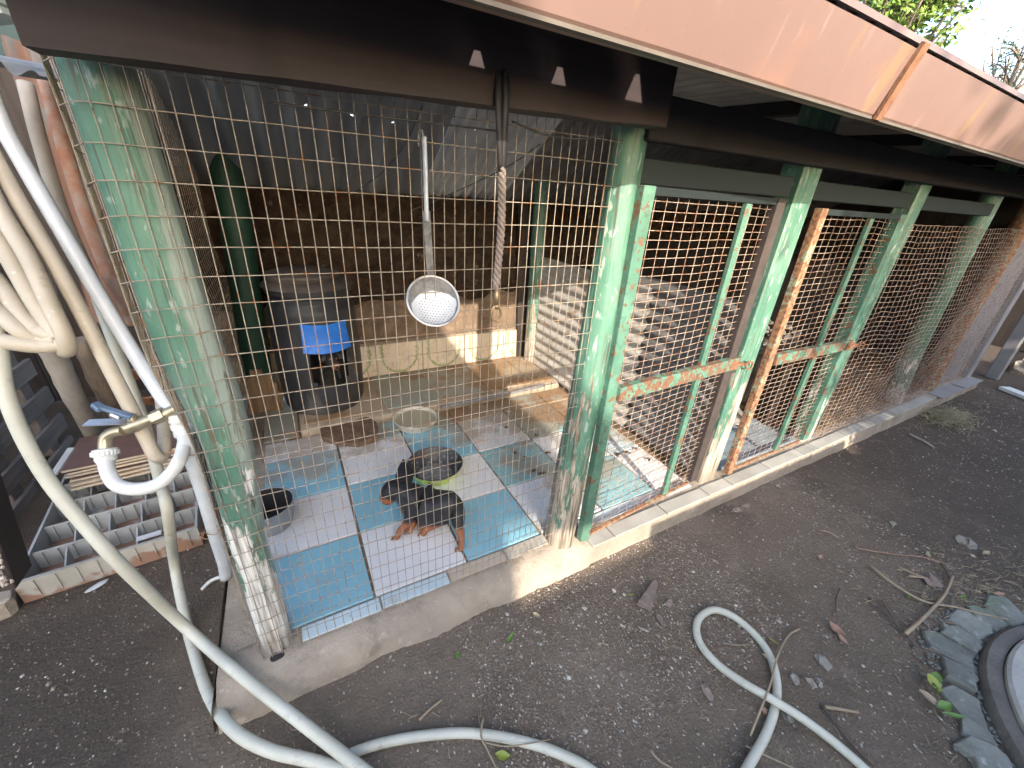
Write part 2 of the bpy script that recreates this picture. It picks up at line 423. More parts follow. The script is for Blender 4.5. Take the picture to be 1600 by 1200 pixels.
BRASS = simple('aged_brass', [(.34, .29, .20), (.52, .46, .34)], 40, .38, .75, bump=.15)
COPPER = simple('rusty_tie_wire', [(.24, .11, .06), (.36, .19, .11)], 80, .6, .3)
BLUE_PLASTIC = simple('blue_handle_plastic', [(.07, .12, .19), (.13, .19, .27)], 30, .4)
STEEL = simple('bright_steel', [(.50, .50, .52), (.62, .62, .64)], 60, .35, .85)
CRATE = simple('grey_crate_plastic', [(.29, .295, .285), (.40, .405, .395)], 10, .6, bump=.1)
s = Mat('muddy_crate_plastic', .8); s.base([(.30, .29, .26), (.40, .38, .34)], s.noise(12, detail=6))
s.over((.22, .105, .06), s.smooth(s.math('ADD', s.noise(10, detail=7, off=2), s.math('MULTIPLY_ADD', s.sep(2), -4.0, .17)), .50, .60), .85); CRATE_MUD = s.end()
TILE_EDGE = simple('cream_tile_bisque', [(.46, .38, .27), (.58, .50, .38)], 40, .8)
TILE_BROWN = simple('brown_glazed_board', [(.13, .075, .06), (.19, .115, .095)], 15, .4)
GREYWOOD = wood('grey_weathered_wood', (.10, .085, .08), (.19, .165, .15), (1, .07, 1), 45, .85, .5, rand=.15)
BARK = simple('brown_bark', [(.10, .075, .055), (.24, .19, .145)], 20, .95, bump=.9, stretch=(1, 1, .25), dist=.01)
STUMPWOOD = simple('pale_grey_log', [(.23, .20, .17), (.38, .35, .31)], 16, .9, bump=.6, stretch=(1, 1, .2))
DARKWOOD = wood('dark_brown_boards', (.03, .022, .018), (.065, .048, .038), (1, 1, .08), 40, .85, .5, rand=.2)
ORANGEWOOD = wood('orange_brown_boards', (.16, .085, .045), (.30, .17, .09), (1, 1, .08), 40, .8, .5, rand=.2)
s = Mat('flaking_dark_board', .8); s.base([(.035, .025, .024), (.06, .045, .042)], s.noise(10, (1, 1, .3)))
FLAKYDARK = s.end()
FLAKE = simple('flaking_white_paint', [(.20, .15, .12), (.62, .56, .48)], 45, .9, bump=.9)
ALU = Mat('scratched_aluminium', .35, .6); ALU.base([(.40, .40, .41), (.60, .60, .61)], ALU.noise(40, detail=6)); ALU.over((.14, .13, .12), ALU.smooth(ALU.noise(18, detail=7, off=4), .54, .66), .6); ALU.bump(ALU.noise(70, detail=4), .12, .002); ALU = ALU.end()
ALU_PALE = simple('pale_sky_tinted_aluminium', [(.42, .45, .50), (.54, .57, .62)], 30, .5, .15)  # bluish tone holds the sky reflected in the bowl; also handle metal
ALU_DARK = simple('tarnished_grey_aluminium', [(.10, .10, .105), (.25, .25, .255)], 60, .65, .25, bump=.4)
HOLE = simple('dark_hole', [(.02, .02, .02), (.03, .03, .03)], 5, .9)
LEATHER = simple('black_leather', [(.012, .011, .013), (.022, .02, .022)], 40, .6)
CORD = simple('dusty_twisted_cord', [(.16, .125, .11), (.27, .22, .195)], 60, .8, bump=.4)
s = Mat('black_barrel_plastic', .5); s.base([(.018, .019, .022), (.035, .036, .04)], s.noise(6)); s.over((.13, .125, .12), s.smooth(s.math('ADD', s.noise(7, (1, 1, .5), detail=7), s.math('MULTIPLY_ADD', s.sep(2), -.35, .15)), .50, .68), .6); BLACKPLASTIC = s.end()
s = Mat('dusty_barrel_lid', .75); s.base([(.055, .045, .04), (.12, .095, .08)], s.noise(8, detail=6)); LID = s.end()
FLAP = simple('blue_plastic_flap', [(.01, .12, .50), (.02, .19, .66)], 20, .45, bump=.1)
LIME = simple('lime_green_enamel', [(.50, .66, .05), (.60, .76, .12)], 10, .4)
s = Mat('worn_black_nonstick', .5); s.base([(.02, .02, .022), (.06, .058, .058)], s.noise(30, detail=7)); s.over((.27, .255, .24), s.smooth(s.noise(45, detail=8, rough=.7, off=2), .52, .66), .75); NONSTICK = s.end()
WATER = Mat('still_water', .03); WATER.flat((.38, .36, .27)); WATER.b.inputs['Roughness'].default_value = .04; WATER = WATER.end()
PALEGREY = simple('pale_grey_bucket_paint', [(.22, .225, .23), (.32, .325, .33)], 12, .6)
BLACKIN = simple('black_bucket_lining', [(.008, .008, .009), (.016, .016, .017)], 12, .7)
SLABWOOD = simple('dark_brown_slab', [(.075, .045, .028), (.18, .112, .07)], 22, .9, bump=.8, dist=.006)
TWIG = simple('dry_twig', [(.24, .18, .12), (.36, .29, .20)], 30, .9)
TWIG_DARK = simple('dark_twig', [(.07, .055, .045), (.13, .10, .08)], 30, .9)
LEAF_G = simple('green_leaf', [(.075, .15, .03), (.13, .23, .05)], 60, .5)
LEAF_Y = simple('yellow_green_leaf', [(.20, .24, .03), (.28, .31, .06)], 60, .5)
LEAF_DRY = simple('dry_pinkish_leaf', [(.26, .15, .10), (.38, .24, .17)], 40, .85)
LEAF_STRAW = simple('straw_leaf', [(.30, .24, .14), (.42, .35, .22)], 40, .85)
STONE = Mat('mossy_grey_stone', .9); STONE.base([(.12, .122, .105), (.225, .228, .20)], STONE.noise(9, detail=8, rough=.65)); STONE.over((.13, .16, .10), STONE.smooth(STONE.noise(5, detail=6, off=5), .54, .68), .6); STONE.over((.40, .40, .38), STONE.smooth(STONE.noise(30, detail=6, off=2), .58, .7), .5); STONE.bump(STONE.noise(18, detail=8), .8, .02); STONE.rand(.2); STONE = STONE.end()
CHIP = simple('reddish_stone_chip', [(.17, .125, .105), (.27, .21, .18)], 40, .9, bump=.5, rand=.15)
PALESTONE = simple('pale_stone', [(.21, .185, .155), (.31, .28, .24)], 40, .9, bump=.4, rand=.15)
DISC = concrete('cast_concrete', (.33, .315, .285), (.44, .42, .385), (.24, .225, .20), .4)
RING = concrete('dark_ring_concrete', (.11, .10, .088), (.17, .155, .138), (.07, .065, .055), .9)
STRAW = simple('dry_grass', [(.24, .21, .13), (.36, .32, .21)], 40, .9)
DUNG = simple('dark_dung', [(.045, .026, .016), (.085, .05, .03)], 60, .9)
RUBBLE = simple('pale_rubble', [(.20, .17, .15), (.48, .44, .40)], 25, .9, bump=.5, rand=.3)
WHITEPAINT = simple('chalky_white_paint', [(.60, .60, .58), (.72, .72, .70)], 20, .7)
GREYPANEL = simple('grey_sheet_panel', [(.20, .19, .19), (.27, .26, .26)], 5, .6, bump=.1)
LEAFTREE = Mat('sunlit_tree_leaf', .5); LEAFTREE.base([(.07, .15, .02), (.13, .22, .035), (.26, .33, .08)], LEAFTREE.noise(7, detail=3)); LEAFTREE.b.inputs['Transmission Weight'].default_value = 0; LEAFTREE = LEAFTREE.end()
LEAFDARK = simple('dull_tree_leaf', [(.045, .075, .05), (.085, .12, .08)], 5, .6)
BARKTREE = simple('tree_bark', [(.09, .07, .055), (.16, .13, .10)], 20, .9, bump=.6)
GABLE_WHITE = simple('white_bounce_render', [(.70, .68, .64), (.80, .78, .74)], 4, .9, bump=.2)  # pale so that the added gable bounces light back to the kennel

# ------------------------------------------------------------------ ground
def gh(x, y):
    return 0.010 * mnoise.noise(V((x * 1.7, y * 1.7, 0))) + 0.004 * mnoise.noise(V((x * 7, y * 7, 3)))
b = MB()
xs = [-40, -15, -6, -3] + [-2 + .045 * i for i in range(145)] + [5.2, 6.5, 9, 15, 40]
ys = [-40, -12, -5, -2.5] + [-1.2 + .045 * i for i in range(86)] + [3.4, 5, 12, 40]
nx, ny = len(xs) - 1, len(ys) - 1
b.grid(lambda u, v: V((xs[round(u * nx)], ys[round(v * ny)], gh(xs[round(u * nx)], ys[round(v * ny)]) if abs(xs[round(u * nx)]) < 8 else 0)), nx, ny)
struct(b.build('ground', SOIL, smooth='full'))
b = MB()
oct_f = [(0, 2, 4), (2, 1, 4), (1, 3, 4), (3, 0, 4), (2, 0, 5), (1, 2, 5), (3, 1, 5), (0, 3, 5)]
for i in range(52000):
    if i < 30000: x = R.uniform(-1.3, 2.4); y = R.uniform(-.45, .84)
    elif i < 45000: x = R.uniform(.3, 1.4); y = R.uniform(.30, .83)
    else: x = R.uniform(2.0, 5.5); y = R.uniform(-.6, .84)
    if x < -.38 and R.random() < .5: y = R.uniform(.3, 1.6)
    r = R.choice((.0009, .0012, .0014, .0017, .002, .0026, .0034)) * (1 + .2 * max(0, x - 1)) * R.uniform(.8, 1.3)
    if R.random() < .012: r *= 2.4
    z = gh(x, y) + r * .3
    q = [V((1, 0, 0)), V((-1, 0, 0)), V((0, 1, 0)), V((0, -1, 0)), V((0, 0, .7)), V((0, 0, -.7))]
    a = R.uniform(0, PI); ca, sa = math.cos(a), math.sin(a)
    e = R.uniform(.7, 1.6)
    b.cur = (0 if R.random() < .5 else 1) if R.random() < .34 else 2
    b.add([V(((p.x * ca - p.y * sa) * r * R.uniform(.8, 1.2), (p.x * sa + p.y * ca) * r * e, p.z * r)) + V((x, y, z)) for p in q], oct_f)
struct(b.build('gravel', [PEBBLE, CHIP, CLOD]), 'stuff')

# ------------------------------------------------------------------ kennel
K = thing('kennel', 'long low dog kennel of green posts and wire mesh under a pink-brown gutter', 'kennel', (1.6, 1.8, 0))
XE = 5.35                                  # far end of the row
# plinth: concrete with a rough rounded front edge, its top at the floor
def kerb_profile(x):
    rough_k = max(0.0, min(1.0, (1.0 - x) / .25))       # unfinished on the left stall, squared off to the right
    n1 = mnoise.noise(V((x * 6, 1, 0))); n2 = mnoise.noise(V((x * 15, 5, 0)))
    if x > .9:
        return [(.832 + .006 * n1, -.05), (.836 + .008 * n1, .045), (.842 + .006 * n2, .083), (.858, .088), (.93, .089), (1.0, .085), (1.2, .06)]
    n3 = mnoise.noise(V((x * 38, 9, 0)))
    return [(.818 + .016 * n1, -.05), (.834 + .018 * n1 + .006 * n3, .026 + .010 * n2), (.854 + .016 * n2 + .006 * n3, .056 + .012 * n1), (.882 + .012 * n1, .077 + .007 * n2 + .003 * n3), (.918 + .006 * n2, .088 + .006 * n2), (.965, .086), (1.2, .06)]
b = MB(); N = 190; x0 = -.355
rows = []
for i in range(N + 1):
    x = x0 + (XE - x0) * (i / N) ** 1.35
    pr = kerb_profile(x)
    rows.append([V((x + (.012 * mnoise.noise(V((p[1] * 20, p[0] * 9, 2))) if i == 0 else 0), p[0], p[1] + .004 * mnoise.noise(V((x * 30, p[0] * 30, 0))))) for p in pr])
b.grid(lambda u, v: rows[round(u * N)][round(v * 6)], N, 6, flip=False)
# left side face, running back
b.grid(lambda u, v: V((x0 - .012 * (1 - v) + .01 * mnoise.noise(V((u * 9, v * 3, 0))), .84 + u * 1.9, (.088 if v > .99 else v * .085) - .01 * (1 - v))), 24, 3, flip=True)
b.grid(lambda u, v: V((x0 + .008 * (1 - v) + .22 * v, .99 + u * 1.75, .0862 + .003 * mnoise.noise(V((u * 20, v * 4, 0))))), 24, 3)
b.box((2.5, 2.0, .03), (5.68, 1.9, .06))
PLINTH = b.build('plinth', KERB, K, smooth=50)
b = MB(); b.blob(at_z(433, 1026, .088), (.020, .012, .006), 2, .25, 5); b.build('hole_shade', HOLE, PLINTH, smooth='full')  # black blob in place of the shade inside a small hole
# tiles on the kerb of the doors
kx = [.90, 1.02, 1.33, 1.62, 1.80, 2.12, 2.45, 2.60, 2.95, 3.3, 3.65, 4.0, 4.3]
for i in range(len(kx) - 1):
    w = kx[i + 1] - kx[i] - .008; c = (kx[i] + kx[i + 1]) / 2
    MB().box((c, .868 + R.uniform(-.003, .003), .0935), (w, .062, .009), Matrix.Rotation(R.uniform(-.012, .012), 3, 'Z'), bev=.0015).build('kerb_tile', T_KERB, PLINTH, origin=(c, .868, .0935))
for c, w in ((4.62, .45), (5.1, .42)):
    MB().box((c, .86, .0935), (w, .10, .009), bev=.002).build('kerb_tile', GREYPANEL, PLINTH, origin=(c, .86, .0935))
# floor with its tiles
b = MB(); b.box((1.26, 1.585, .0775), (2.94, 1.18, .016)); b.box((-.16, 2.43, .0775), (.20, .50, .0158)); b.box((4.0, 1.7, .079), (2.5, 1.5, .016))
FLOOR = b.build('floor', MORTAR, K)
cx = [-.245, .088, .426, .752, 1.078, 1.405, 1.612]
cy = [.985, 1.298, 1.612, 1.938, 2.112]
patt = ['bwbwtw', 'wbwtwp', 'bwbwtc', 'wttctc']
TM = {'b': T_BLUE, 'w': T_WHITE, 't': T_TEAL, 'c': T_CREAM, 'p': T_PALEBLUE}
for j in range(4):
    for i in range(6):
        g = .0050
        x_0, x_1, y_0, y_1 = cx[i] + g, cx[i + 1] - g, cy[j] + g, cy[j + 1] - g
        c = V(((x_0 + x_1) / 2, (y_0 + y_1) / 2, .0895))
        rot = Matrix.Rotation(R.uniform(-.006, .006), 3, 'Z') @ Matrix.Rotation(R.uniform(-.004, .004), 3, 'X')
        MB().box(c, (x_1 - x_0, y_1 - y_0, .010), rot, bev=.0014).build('floor_tile', TM[patt[j][i]], FLOOR, origin=c)
c = V((-.165, 2.40, .0895)); MB().box(c, (.165, .52, .010), bev=.0014).build('floor_tile', T_TEAL, FLOOR, origin=c)
for i, (a, e, mm) in enumerate(((-.135, .098, T_PALEBLUE), (.105, .335, T_PALEBLUE), (.343, .565, T_CREAM), (.572, .755, T_KERB), (.92, 1.25, T_PALEBLUE), (1.258, 1.6, T_WHITE))):
    c = V(((a + e) / 2, .9565, .0892))
    MB().box(c, (e - a, .048, .009), Matrix.Rotation(R.uniform(-.02, .02), 3, 'Z'), bev=.0014).build('floor_tile', mm, FLOOR, origin=c)
for i in range(3):
    for j in range(4):
        c = V((1.86 + i * .30, 1.10 + j * .30, .0895))
        MB().box(c, (.292, .292, .010), bev=.0014).build('floor_tile', simple('dusty_grey_blue_tile', [(.17, .23, .27), (.25, .31, .35)], 9, .5, bump=.2) if not 'DG' in globals() else DG, FLOOR, origin=c)
        if 'DG' not in globals(): DG = bpy.data.materials['dusty_grey_blue_tile']
# ledge at the back of the first stall
b = MB()
lp = [(2.118, .085), (2.112, .112), (2.122, .130), (2.145, .136), (2.72, .138)]
b.grid(lambda u, v: V((-.07 + u * 1.68, lp[round(v * 4)][0] + .006 * mnoise.noise(V((u * 14, v, 0))), lp[round(v * 4)][1] + .003 * mnoise.noise(V((u * 20, v * 2, 5))))), 60, 4)
b.grid(lambda u, v: V((-.07 + .01 * v, 2.13 + u * .58, .085 + v * .05)), 10, 2, flip=True)
LEDGE = b.build('ledge', PLASTER, K, smooth=50)
lx = [-.06, .375, .40, .74, 1.08, 1.36, 1.60]
for i, (a, e, mm) in enumerate(((-.05, .38, T_CREAM), (.40, .735, T_TEAL), (.745, 1.08, T_TEAL), (1.09, 1.42, T_CREAM), (1.43, 1.60, T_CREAM))):
    c = V(((a + e) / 2, 2.435, .1405))
    MB().box(c, (e - a, .53, .009), Matrix.Rotation(R.uniform(-.008, .008), 3, 'Z'), bev=.0015).build('ledge_tile', mm, LEDGE, origin=c)
b = MB(); b.tube(spline([at_z(690, 636, .142), at_z(760, 622, .143), at_z(850, 602, .143)], 6), .012, 8)
b.build('edge_pipe', simple('dull_grey_pipe', [(.17, .17, .18), (.25, .25, .26)], 20, .5, .3), LEDGE, smooth=True)
# back wall: rough earth above, plaster band, row of garland tiles at the foot
b = MB()
b.grid(lambda u, v: V((-.46 + u * 5.9, 2.705 + .022 * mnoise.noise(V((u * 60, v * 14, 0))) + .010 * mnoise.noise(V((u * 170, v * 45, 4))), .40 + v * .91)), 240, 46)
b.grid(lambda u, v: V((-.46 + u * 5.9, 2.70 + v * .18, 1.31 + .006 * mnoise.noise(V((u * 60, v * 3, 0))))), 60, 2)
BACK = b.build('back_wall', EARTH_WALL, K, smooth='full')
BROWNP = simple('brown_rough_plaster', [(.12, .08, .052), (.22, .155, .105)], 10, .95, bump=.8, bscale=26, dist=.012)
b = MB(); b.grid(lambda u, v: V((-.44 + u * 2.05, 2.700 - .018 + .012 * mnoise.noise(V((u * 26, v * 6, 2))) + (.04 if v > .9 else 0), .385 + v * .32 + .10 * v * mnoise.noise(V((u * 7, 2, 0))))), 90, 12)
b.build('upper_plaster', BROWNP, BACK, smooth=50)
b = MB()
b.grid(lambda u, v: V((-.44 + u * 2.05, 2.700 - .026 + .006 * mnoise.noise(V((u * 22, v * 3, 2))) + (.03 if v > .92 else 0), .135 + v * .268 + .012 * (v > .8) * mnoise.noise(V((u * 16, 2, 0))))), 80, 14)
b.grid(lambda u, v: V((1.66 + u * 3.7, 2.690 + .006 * mnoise.noise(V((u * 22, v * 3, 2))), .07 + v * .36)), 40, 4)
b.build('plaster_band', PLASTER, BACK, smooth=50)
for i in range(5):
    c = V((.30 + i * .327 - .02, 2.668, .258))
    if i == 4: continue
    MB().box(c, (.321, .012, .225), bev=.0015).build('wall_tile', T_GARLAND, BACK, origin=c)
c = V((1.525, 2.668, .258)); MB().box(c, (.185, .012, .225), bev=.0015).build('wall_tile', T_GARLAND, BACK, origin=(1.588, 2.668, .258))
# roof: front slope of corrugated sheets, steeper back slope
def corr(p0, du, dv, nrm, nu_w, pitch, amp, nv=2, seg=8, skip=None):
    """sheet from p0, du = across the ribs, dv = along them"""
    L = V(du).length; nu = max(8, int(L / pitch * seg))
    mb = MB()
    mb.grid(lambda u, v: V(p0) + V(du) * u + V(dv) * v + V(nrm) * (amp * math.cos(2 * PI * u * L / pitch)), nu, nv, skip)
    return mb
zf1 = at_y(1400, 36.5, .575).z
ROOF = corr((-.30, .58, zf1 - .014), (5.95, 0, 0), (0, 1.56, .075), (0, 0, 1), 0, .076, .009, 4).build('roof', GALV, K, smooth='full')
nd = V((0, .856, -.511)).normalized()
b = MB()
p0 = V((-.16, 2.75, 1.30)); L = .93; up_ = V((0, -.856, .511)).normalized(); nr = V((0, .511, .856))
hp = []
for (u, v) in ((478, 165), (549, 178), (613, 185), (672, 193), (520, 246), (744, 206)):
    r = ray(u, v); t = nr.dot(p0 - EYE) / nr.dot(r); P_ = EYE + r * t
    hp.append((P_.x, (P_ - p0).dot(up_)))
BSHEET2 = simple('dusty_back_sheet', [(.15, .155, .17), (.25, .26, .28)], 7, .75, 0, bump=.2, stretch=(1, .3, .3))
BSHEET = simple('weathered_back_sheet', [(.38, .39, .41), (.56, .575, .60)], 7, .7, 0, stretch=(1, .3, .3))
MB().box((2.5, 2.93, 1.34), (6.0, .02, .30)).build('sky_block_board', SOFFIT, K)  # added dark board, keeps sky light out below the back sheets
def back_sheet(xa, xb, pitch, amp, off, matl):
    nu = int((xb - xa) / .0055); nv = 186
    def sk(i, j):
        x = xa + (xb - xa) * (i + .5) / nu; w = L * (j + .5) / nv
        return any(abs(x - h[0]) < .0042 and abs(w - h[1]) < .0042 for h in hp)
    mb = MB()
    mb.grid(lambda u, v: p0 + V((xa - p0.x + (xb - xa) * u, 0, 0)) + up_ * (L * v) + nr * (off + amp * math.cos(2 * PI * (xb - xa) * u / pitch)), nu, nv, sk)
    return mb.build('roof_back_sheet', matl, K, smooth='full')
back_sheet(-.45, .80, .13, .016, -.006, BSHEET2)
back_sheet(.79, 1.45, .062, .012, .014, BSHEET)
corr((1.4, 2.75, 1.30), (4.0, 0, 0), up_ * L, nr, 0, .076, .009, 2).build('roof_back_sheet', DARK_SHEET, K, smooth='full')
# strip of boards closing the gap between gutter and roof, with notches the sun shines through
b = MB()
notch = [at_y(u, v, .80) for u, v in ((745, 108), (873, 130), (993, 138))]
tri = []
for p in notch: tri.append((p.x - .234 * .20, p.z + .4435 * .20))
ya = .60
zt, zb = zf1 - .004, 1.562
prev = -.27
def quad(p): b.add(p, [(0, 1, 2, 3)])
for (xc, zc) in tri:
    w, h = .026, .050
    l, r_, lo, hi = xc - w, xc + w, zc - h * .5, zc + h * .5
    quad([V((prev, ya, zb)), V((l, ya, zb)), V((l, ya, zt)), V((prev, ya, zt))])
    quad([V((l, ya, zb)), V((r_, ya, zb)), V((r_, ya, lo)), V((l, ya, lo))])
    b.add([V((l, ya, lo)), V((xc - .006, ya, hi)), V((xc + .006, ya, hi)), V((r_, ya, lo)), V((l, ya, zt)), V((r_, ya, zt)), V((xc - .006, ya, zt)), V((xc + .006, ya, zt))], [(0, 1, 6, 4), (1, 2, 7, 6), (2, 3, 5, 7)])
    prev = r_
quad([V((prev, ya, zb)), V((XE + .4, ya, zb)), V((XE + .4, ya, zt)), V((prev, ya, zt))])
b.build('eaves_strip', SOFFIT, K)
# gutter in two lengths with a rusty joint, and the roof edge flashing above
def gutter(xa, xb):
    prof = [(.592, 1.605), (.592, 1.552), (.560, 1.5495), (.553, 1.556), (.520, 1.665), (.526, 1.668), (.562, 1.560), (.588, 1.560), (.588, 1.605)]
    mb = MB(); n = 14
    mb.grid(lambda u, v: V((xa + (xb - xa) * u, prof[round(v * 8)][0], prof[round(v * 8)][1] + .0015 * mnoise.noise(V((u * 6, xa, 0))))), n, 8, flip=True)
    return mb
gx = 1.195
GUT = gutter(-.28, gx).build('gutter', GUTTER, K)
MB().box((.46, .556, 1.5478), (1.45, .012, .005)).build('lip', GLIP, GUT)
GUT2 = gutter(gx + .004, XE + .5).build('gutter', GUTTER, K)
MB().box(((gx + XE + .5) / 2 + .01, .556, 1.5478), (XE + .5 - gx - .03, .012, .005)).build('lip', GLIP, GUT2)
b = MB(); b.bar((gx + .012, .549, 1.546), (gx + .012, .513, 1.674), .026, .008, up=V((0, -1, 0)))
b.build('rusty_joint', ORANGE_RUST, GUT)
b = MB(); zf0, zf1 = at_y(1400, 50.0, .575).z, at_y(1400, 36.5, .575).z
b.box((2.4, .575, (zf0 + zf1) / 2), (6.5, .006, zf1 - zf0)); b.box((2.4, .62, zf1 - .003), (6.5, .085, .003)); b.build('roof_flashing', GUTTER, K)
# beams and boards along the eaves
b = MB(); nb = 40
def beamv(u, v):
    x = -.232 + 1.062 * u
    k = int(round(v * 4)) % 4
    y, dz = [(.800, 0), (.800, .21), (.850, .21), (.850, 0)][k]
    return V((x, y + .003 * mnoise.noise(V((x * 5, k, 0))), 1.482 + .034 * x + dz + .003 * mnoise.noise(V((x * 7, k, 3)))))
b.grid(beamv, nb, 4, flip=True); b.add([beamv(1, k / 4) for k in range(4)], [(0, 1, 2, 3)]); b.add([beamv(0, k / 4) for k in range(4)], [(3, 2, 1, 0)])
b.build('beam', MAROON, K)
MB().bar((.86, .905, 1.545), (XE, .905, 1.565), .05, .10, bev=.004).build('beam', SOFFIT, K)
for xa, xb in ((.905, 1.64), (1.80, 2.64), (2.78, 3.8)):
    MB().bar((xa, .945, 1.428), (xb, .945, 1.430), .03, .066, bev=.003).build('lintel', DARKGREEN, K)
for xx in (.2, .95, 1.75, 2.75, 3.8, 4.6): MB().bar((xx, .62, 1.685), (xx, 2.0, 1.73), .05, .05).build('rafter', SOFFIT, K)
# posts
def log(pts, rad, mat_, seed, n=26, label=None, squash=1.0, ridge=.05, sub=7):
    P_ = spline(pts, sub); mb = MB(); N_ = len(P_)
    rs = [rad[0] + (rad[1] - rad[0]) * i / (N_ - 1) for i in range(N_)]
    base_ = len(mb.v); mb.tube(P_, rs, n)
    for i in range(N_):
        for k in range(n):
            j = base_ + i * n + k; p = V(mb.v[j]); d = p - P_[i]
            w = 2 * PI * k / n
            f = 1 + ridge * mnoise.noise(V((math.cos(w) * 2.3, math.sin(w) * 2.3, P_[i].z * 1.6 + seed * 7))) * 1.6 + ridge * .6 * mnoise.noise(V((math.cos(w) * 7, math.sin(w) * 7, P_[i].z * 3 + seed)))
            d = V((d.x * f, d.y * f * squash, d.z)); mb.v[j] = tuple(P_[i] + d)
    o = mb.build('post', mat_, K, smooth=60)
    if label: o['label'] = label
    return o
P0px = [(184.5, 220, 249), (210, 283, 271), (226, 338, 288), (244, 393, 304), (260, 438, 318), (275, 487, 333), (291, 534, 351), (306, 577, 363), (330, 622, 383), (342, 643, 394), (355, 685, 399), (363, 727, 403), (372, 768, 411), (379, 810, 415), (390, 852, 422), (402, 893, 432), (415, 935, 447), (428, 977, 459), (437, 1012, 463)]
P0left = [128, 149, 165, 185, 202, 216, 232, 249, 280, 296, 311, 322, 332, 343, 357, 371, 385, 397, 411]
p0pts = []; p0r = []
for (mid, v, rt), lf_ in zip(P0px, P0left):
    a = at_y(lf_, v, .965); e = at_y(rt, v, .965)
    p0pts.append((a + e) / 2); p0r.append((e.x - a.x) / 2 * .94)
order = list(reversed(range(len(p0pts))))
top = p0pts[0] + (p0pts[0] - p0pts[4]).normalized() * .32
pp = [V((p0pts[order[0]].x, .965, .07))] + [V((p0pts[i].x, .965, p0pts[i].z)) for i in order] + [top]
rr_ = [p0r[order[0]]] + [p0r[i] for i in order] + [p0r[0]]
pz = sorted(zip([p.z for p in pp], [p.x for p in pp], rr_))
def p0_at(z):
    for (z0, xa, ra), (z1, xb, rb) in zip(pz, pz[1:]):
        if z <= z1:
            t = max(0, min(1, (z - z0) / max(1e-6, z1 - z0))); return xa + (xb - xa) * t, ra + (rb - ra) * t
    return pz[-1][1], pz[-1][2]
zz_ = [.07 + i * .06 for i in range(28)]
def sm(z):
    q = [p0_at(z + d) for d in (-.09, -.045, 0, .045, .09)]; return sum(a for a, _ in q) / 5, sum(r for _, r in q) / 5
mb = MB(); n = 30
P_ = [V((sm(z)[0], .965, z)) for z in zz_]; rs = [sm(z)[1] for z in zz_]
mb.tube(P_, rs, n)
for i in range(len(P_)):
    for k in range(n):
        j = i * n + k; d = V(mb.v[j]) - P_[i]; w = 2 * PI * k / n
        f = 1 + .10 * mnoise.noise(V((math.cos(w) * 2, math.sin(w) * 2, P_[i].z * 1.5))) + .03 * mnoise.noise(V((math.cos(w) * 8, math.sin(w) * 8, P_[i].z * 3)))
        mb.v[j] = tuple(P_[i] + V((d.x * f, d.y * f * .92, d.z)))
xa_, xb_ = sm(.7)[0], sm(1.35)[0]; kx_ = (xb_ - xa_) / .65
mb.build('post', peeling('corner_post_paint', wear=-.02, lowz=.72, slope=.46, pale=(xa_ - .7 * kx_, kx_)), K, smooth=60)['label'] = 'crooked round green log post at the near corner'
rP1 = [V((.815, .945, .07)), V((.822, .945, .3)), V((.83, .945, .55)), V((.845, .945, .9)), V((.85, .945, 1.3)), V((.852, .945, 1.70))]
log(rP1, (.062, .046), G_POST2, 3, ridge=.09)
MB().bar((1.712, .965, .075), (1.728, .965, 1.70), .09, .115, up=V((1, 0, 0)), bev=.008).build('post', G_POST2, K)
MB().bar((2.64, .965, .075), (2.745, .965, 1.70), .08, .105, up=V((1, 0, 0)), bev=.008).build('post', G_POST, K)
log([V((3.93, .97, .07)), V((3.83, .97, .6)), V((3.80, .97, 1.1)), V((3.80, .97, 1.7))], (.06, .05), G_POST, 5)
log([V((4.52, .96, .07)), V((4.50, .96, .6)), V((4.58, .96, 1.1)), V((4.6, .96, 1.7))], (.055, .05), RUSTWOOD, 8)
MB().bar((5.30, .95, .07), (5.30, .95, 1.7), .10, .10, up=V((1, 0, 0)), bev=.008).build('post', GREYPANEL, K)
log([V((-.262, 2.60, .09)), V((-.235, 2.60, .5)), V((-.200, 2.60, 1.0)), V((-.165, 2.60, 1.7))], (.075, .068), simple('shaded_green_paint', [(.008, .034, .020), (.014, .055, .032)], 9, .6, bump=.3), 11)  # green darkened to hold the shade at the back of the stall
log([V((1.63, 2.56, .09)), V((1.625, 2.56, .5)), V((1.615, 2.56, 1.0)), V((1.60, 2.56, 1.7))], (.055, .05), G_POST2, 12)
MB().bar((1.595, 2.655, .14), (1.535, 2.655, 1.3), .02, .085, up=V((1, 0, 0))).build('back_strip', DARKWOOD, K)  # dark brown upright strip in front of the back wall
# broken stub of brown wood round the foot of the back left post
mb = MB()
for k, (u, v1, w, dy) in enumerate(((388, 592, .045, 0), (400, 577, .05, .012), (414, 588, .05, .004), (428, 600, .04, -.008), (436, 612, .025, -.012))):
    e = at_y(u, v1, 2.50 + dy); mb.bar(V((e.x - .012, 2.50 + dy, .088)), V((e.x, 2.515 + dy, e.z)), .035, w, up=V((1, 0, 0)), jit=.010)
mb.build('splintered_foot', wood('raw_brown_wood', (.20, .12, .06), (.34, .22, .12), (1, 1, .1), 40), K)
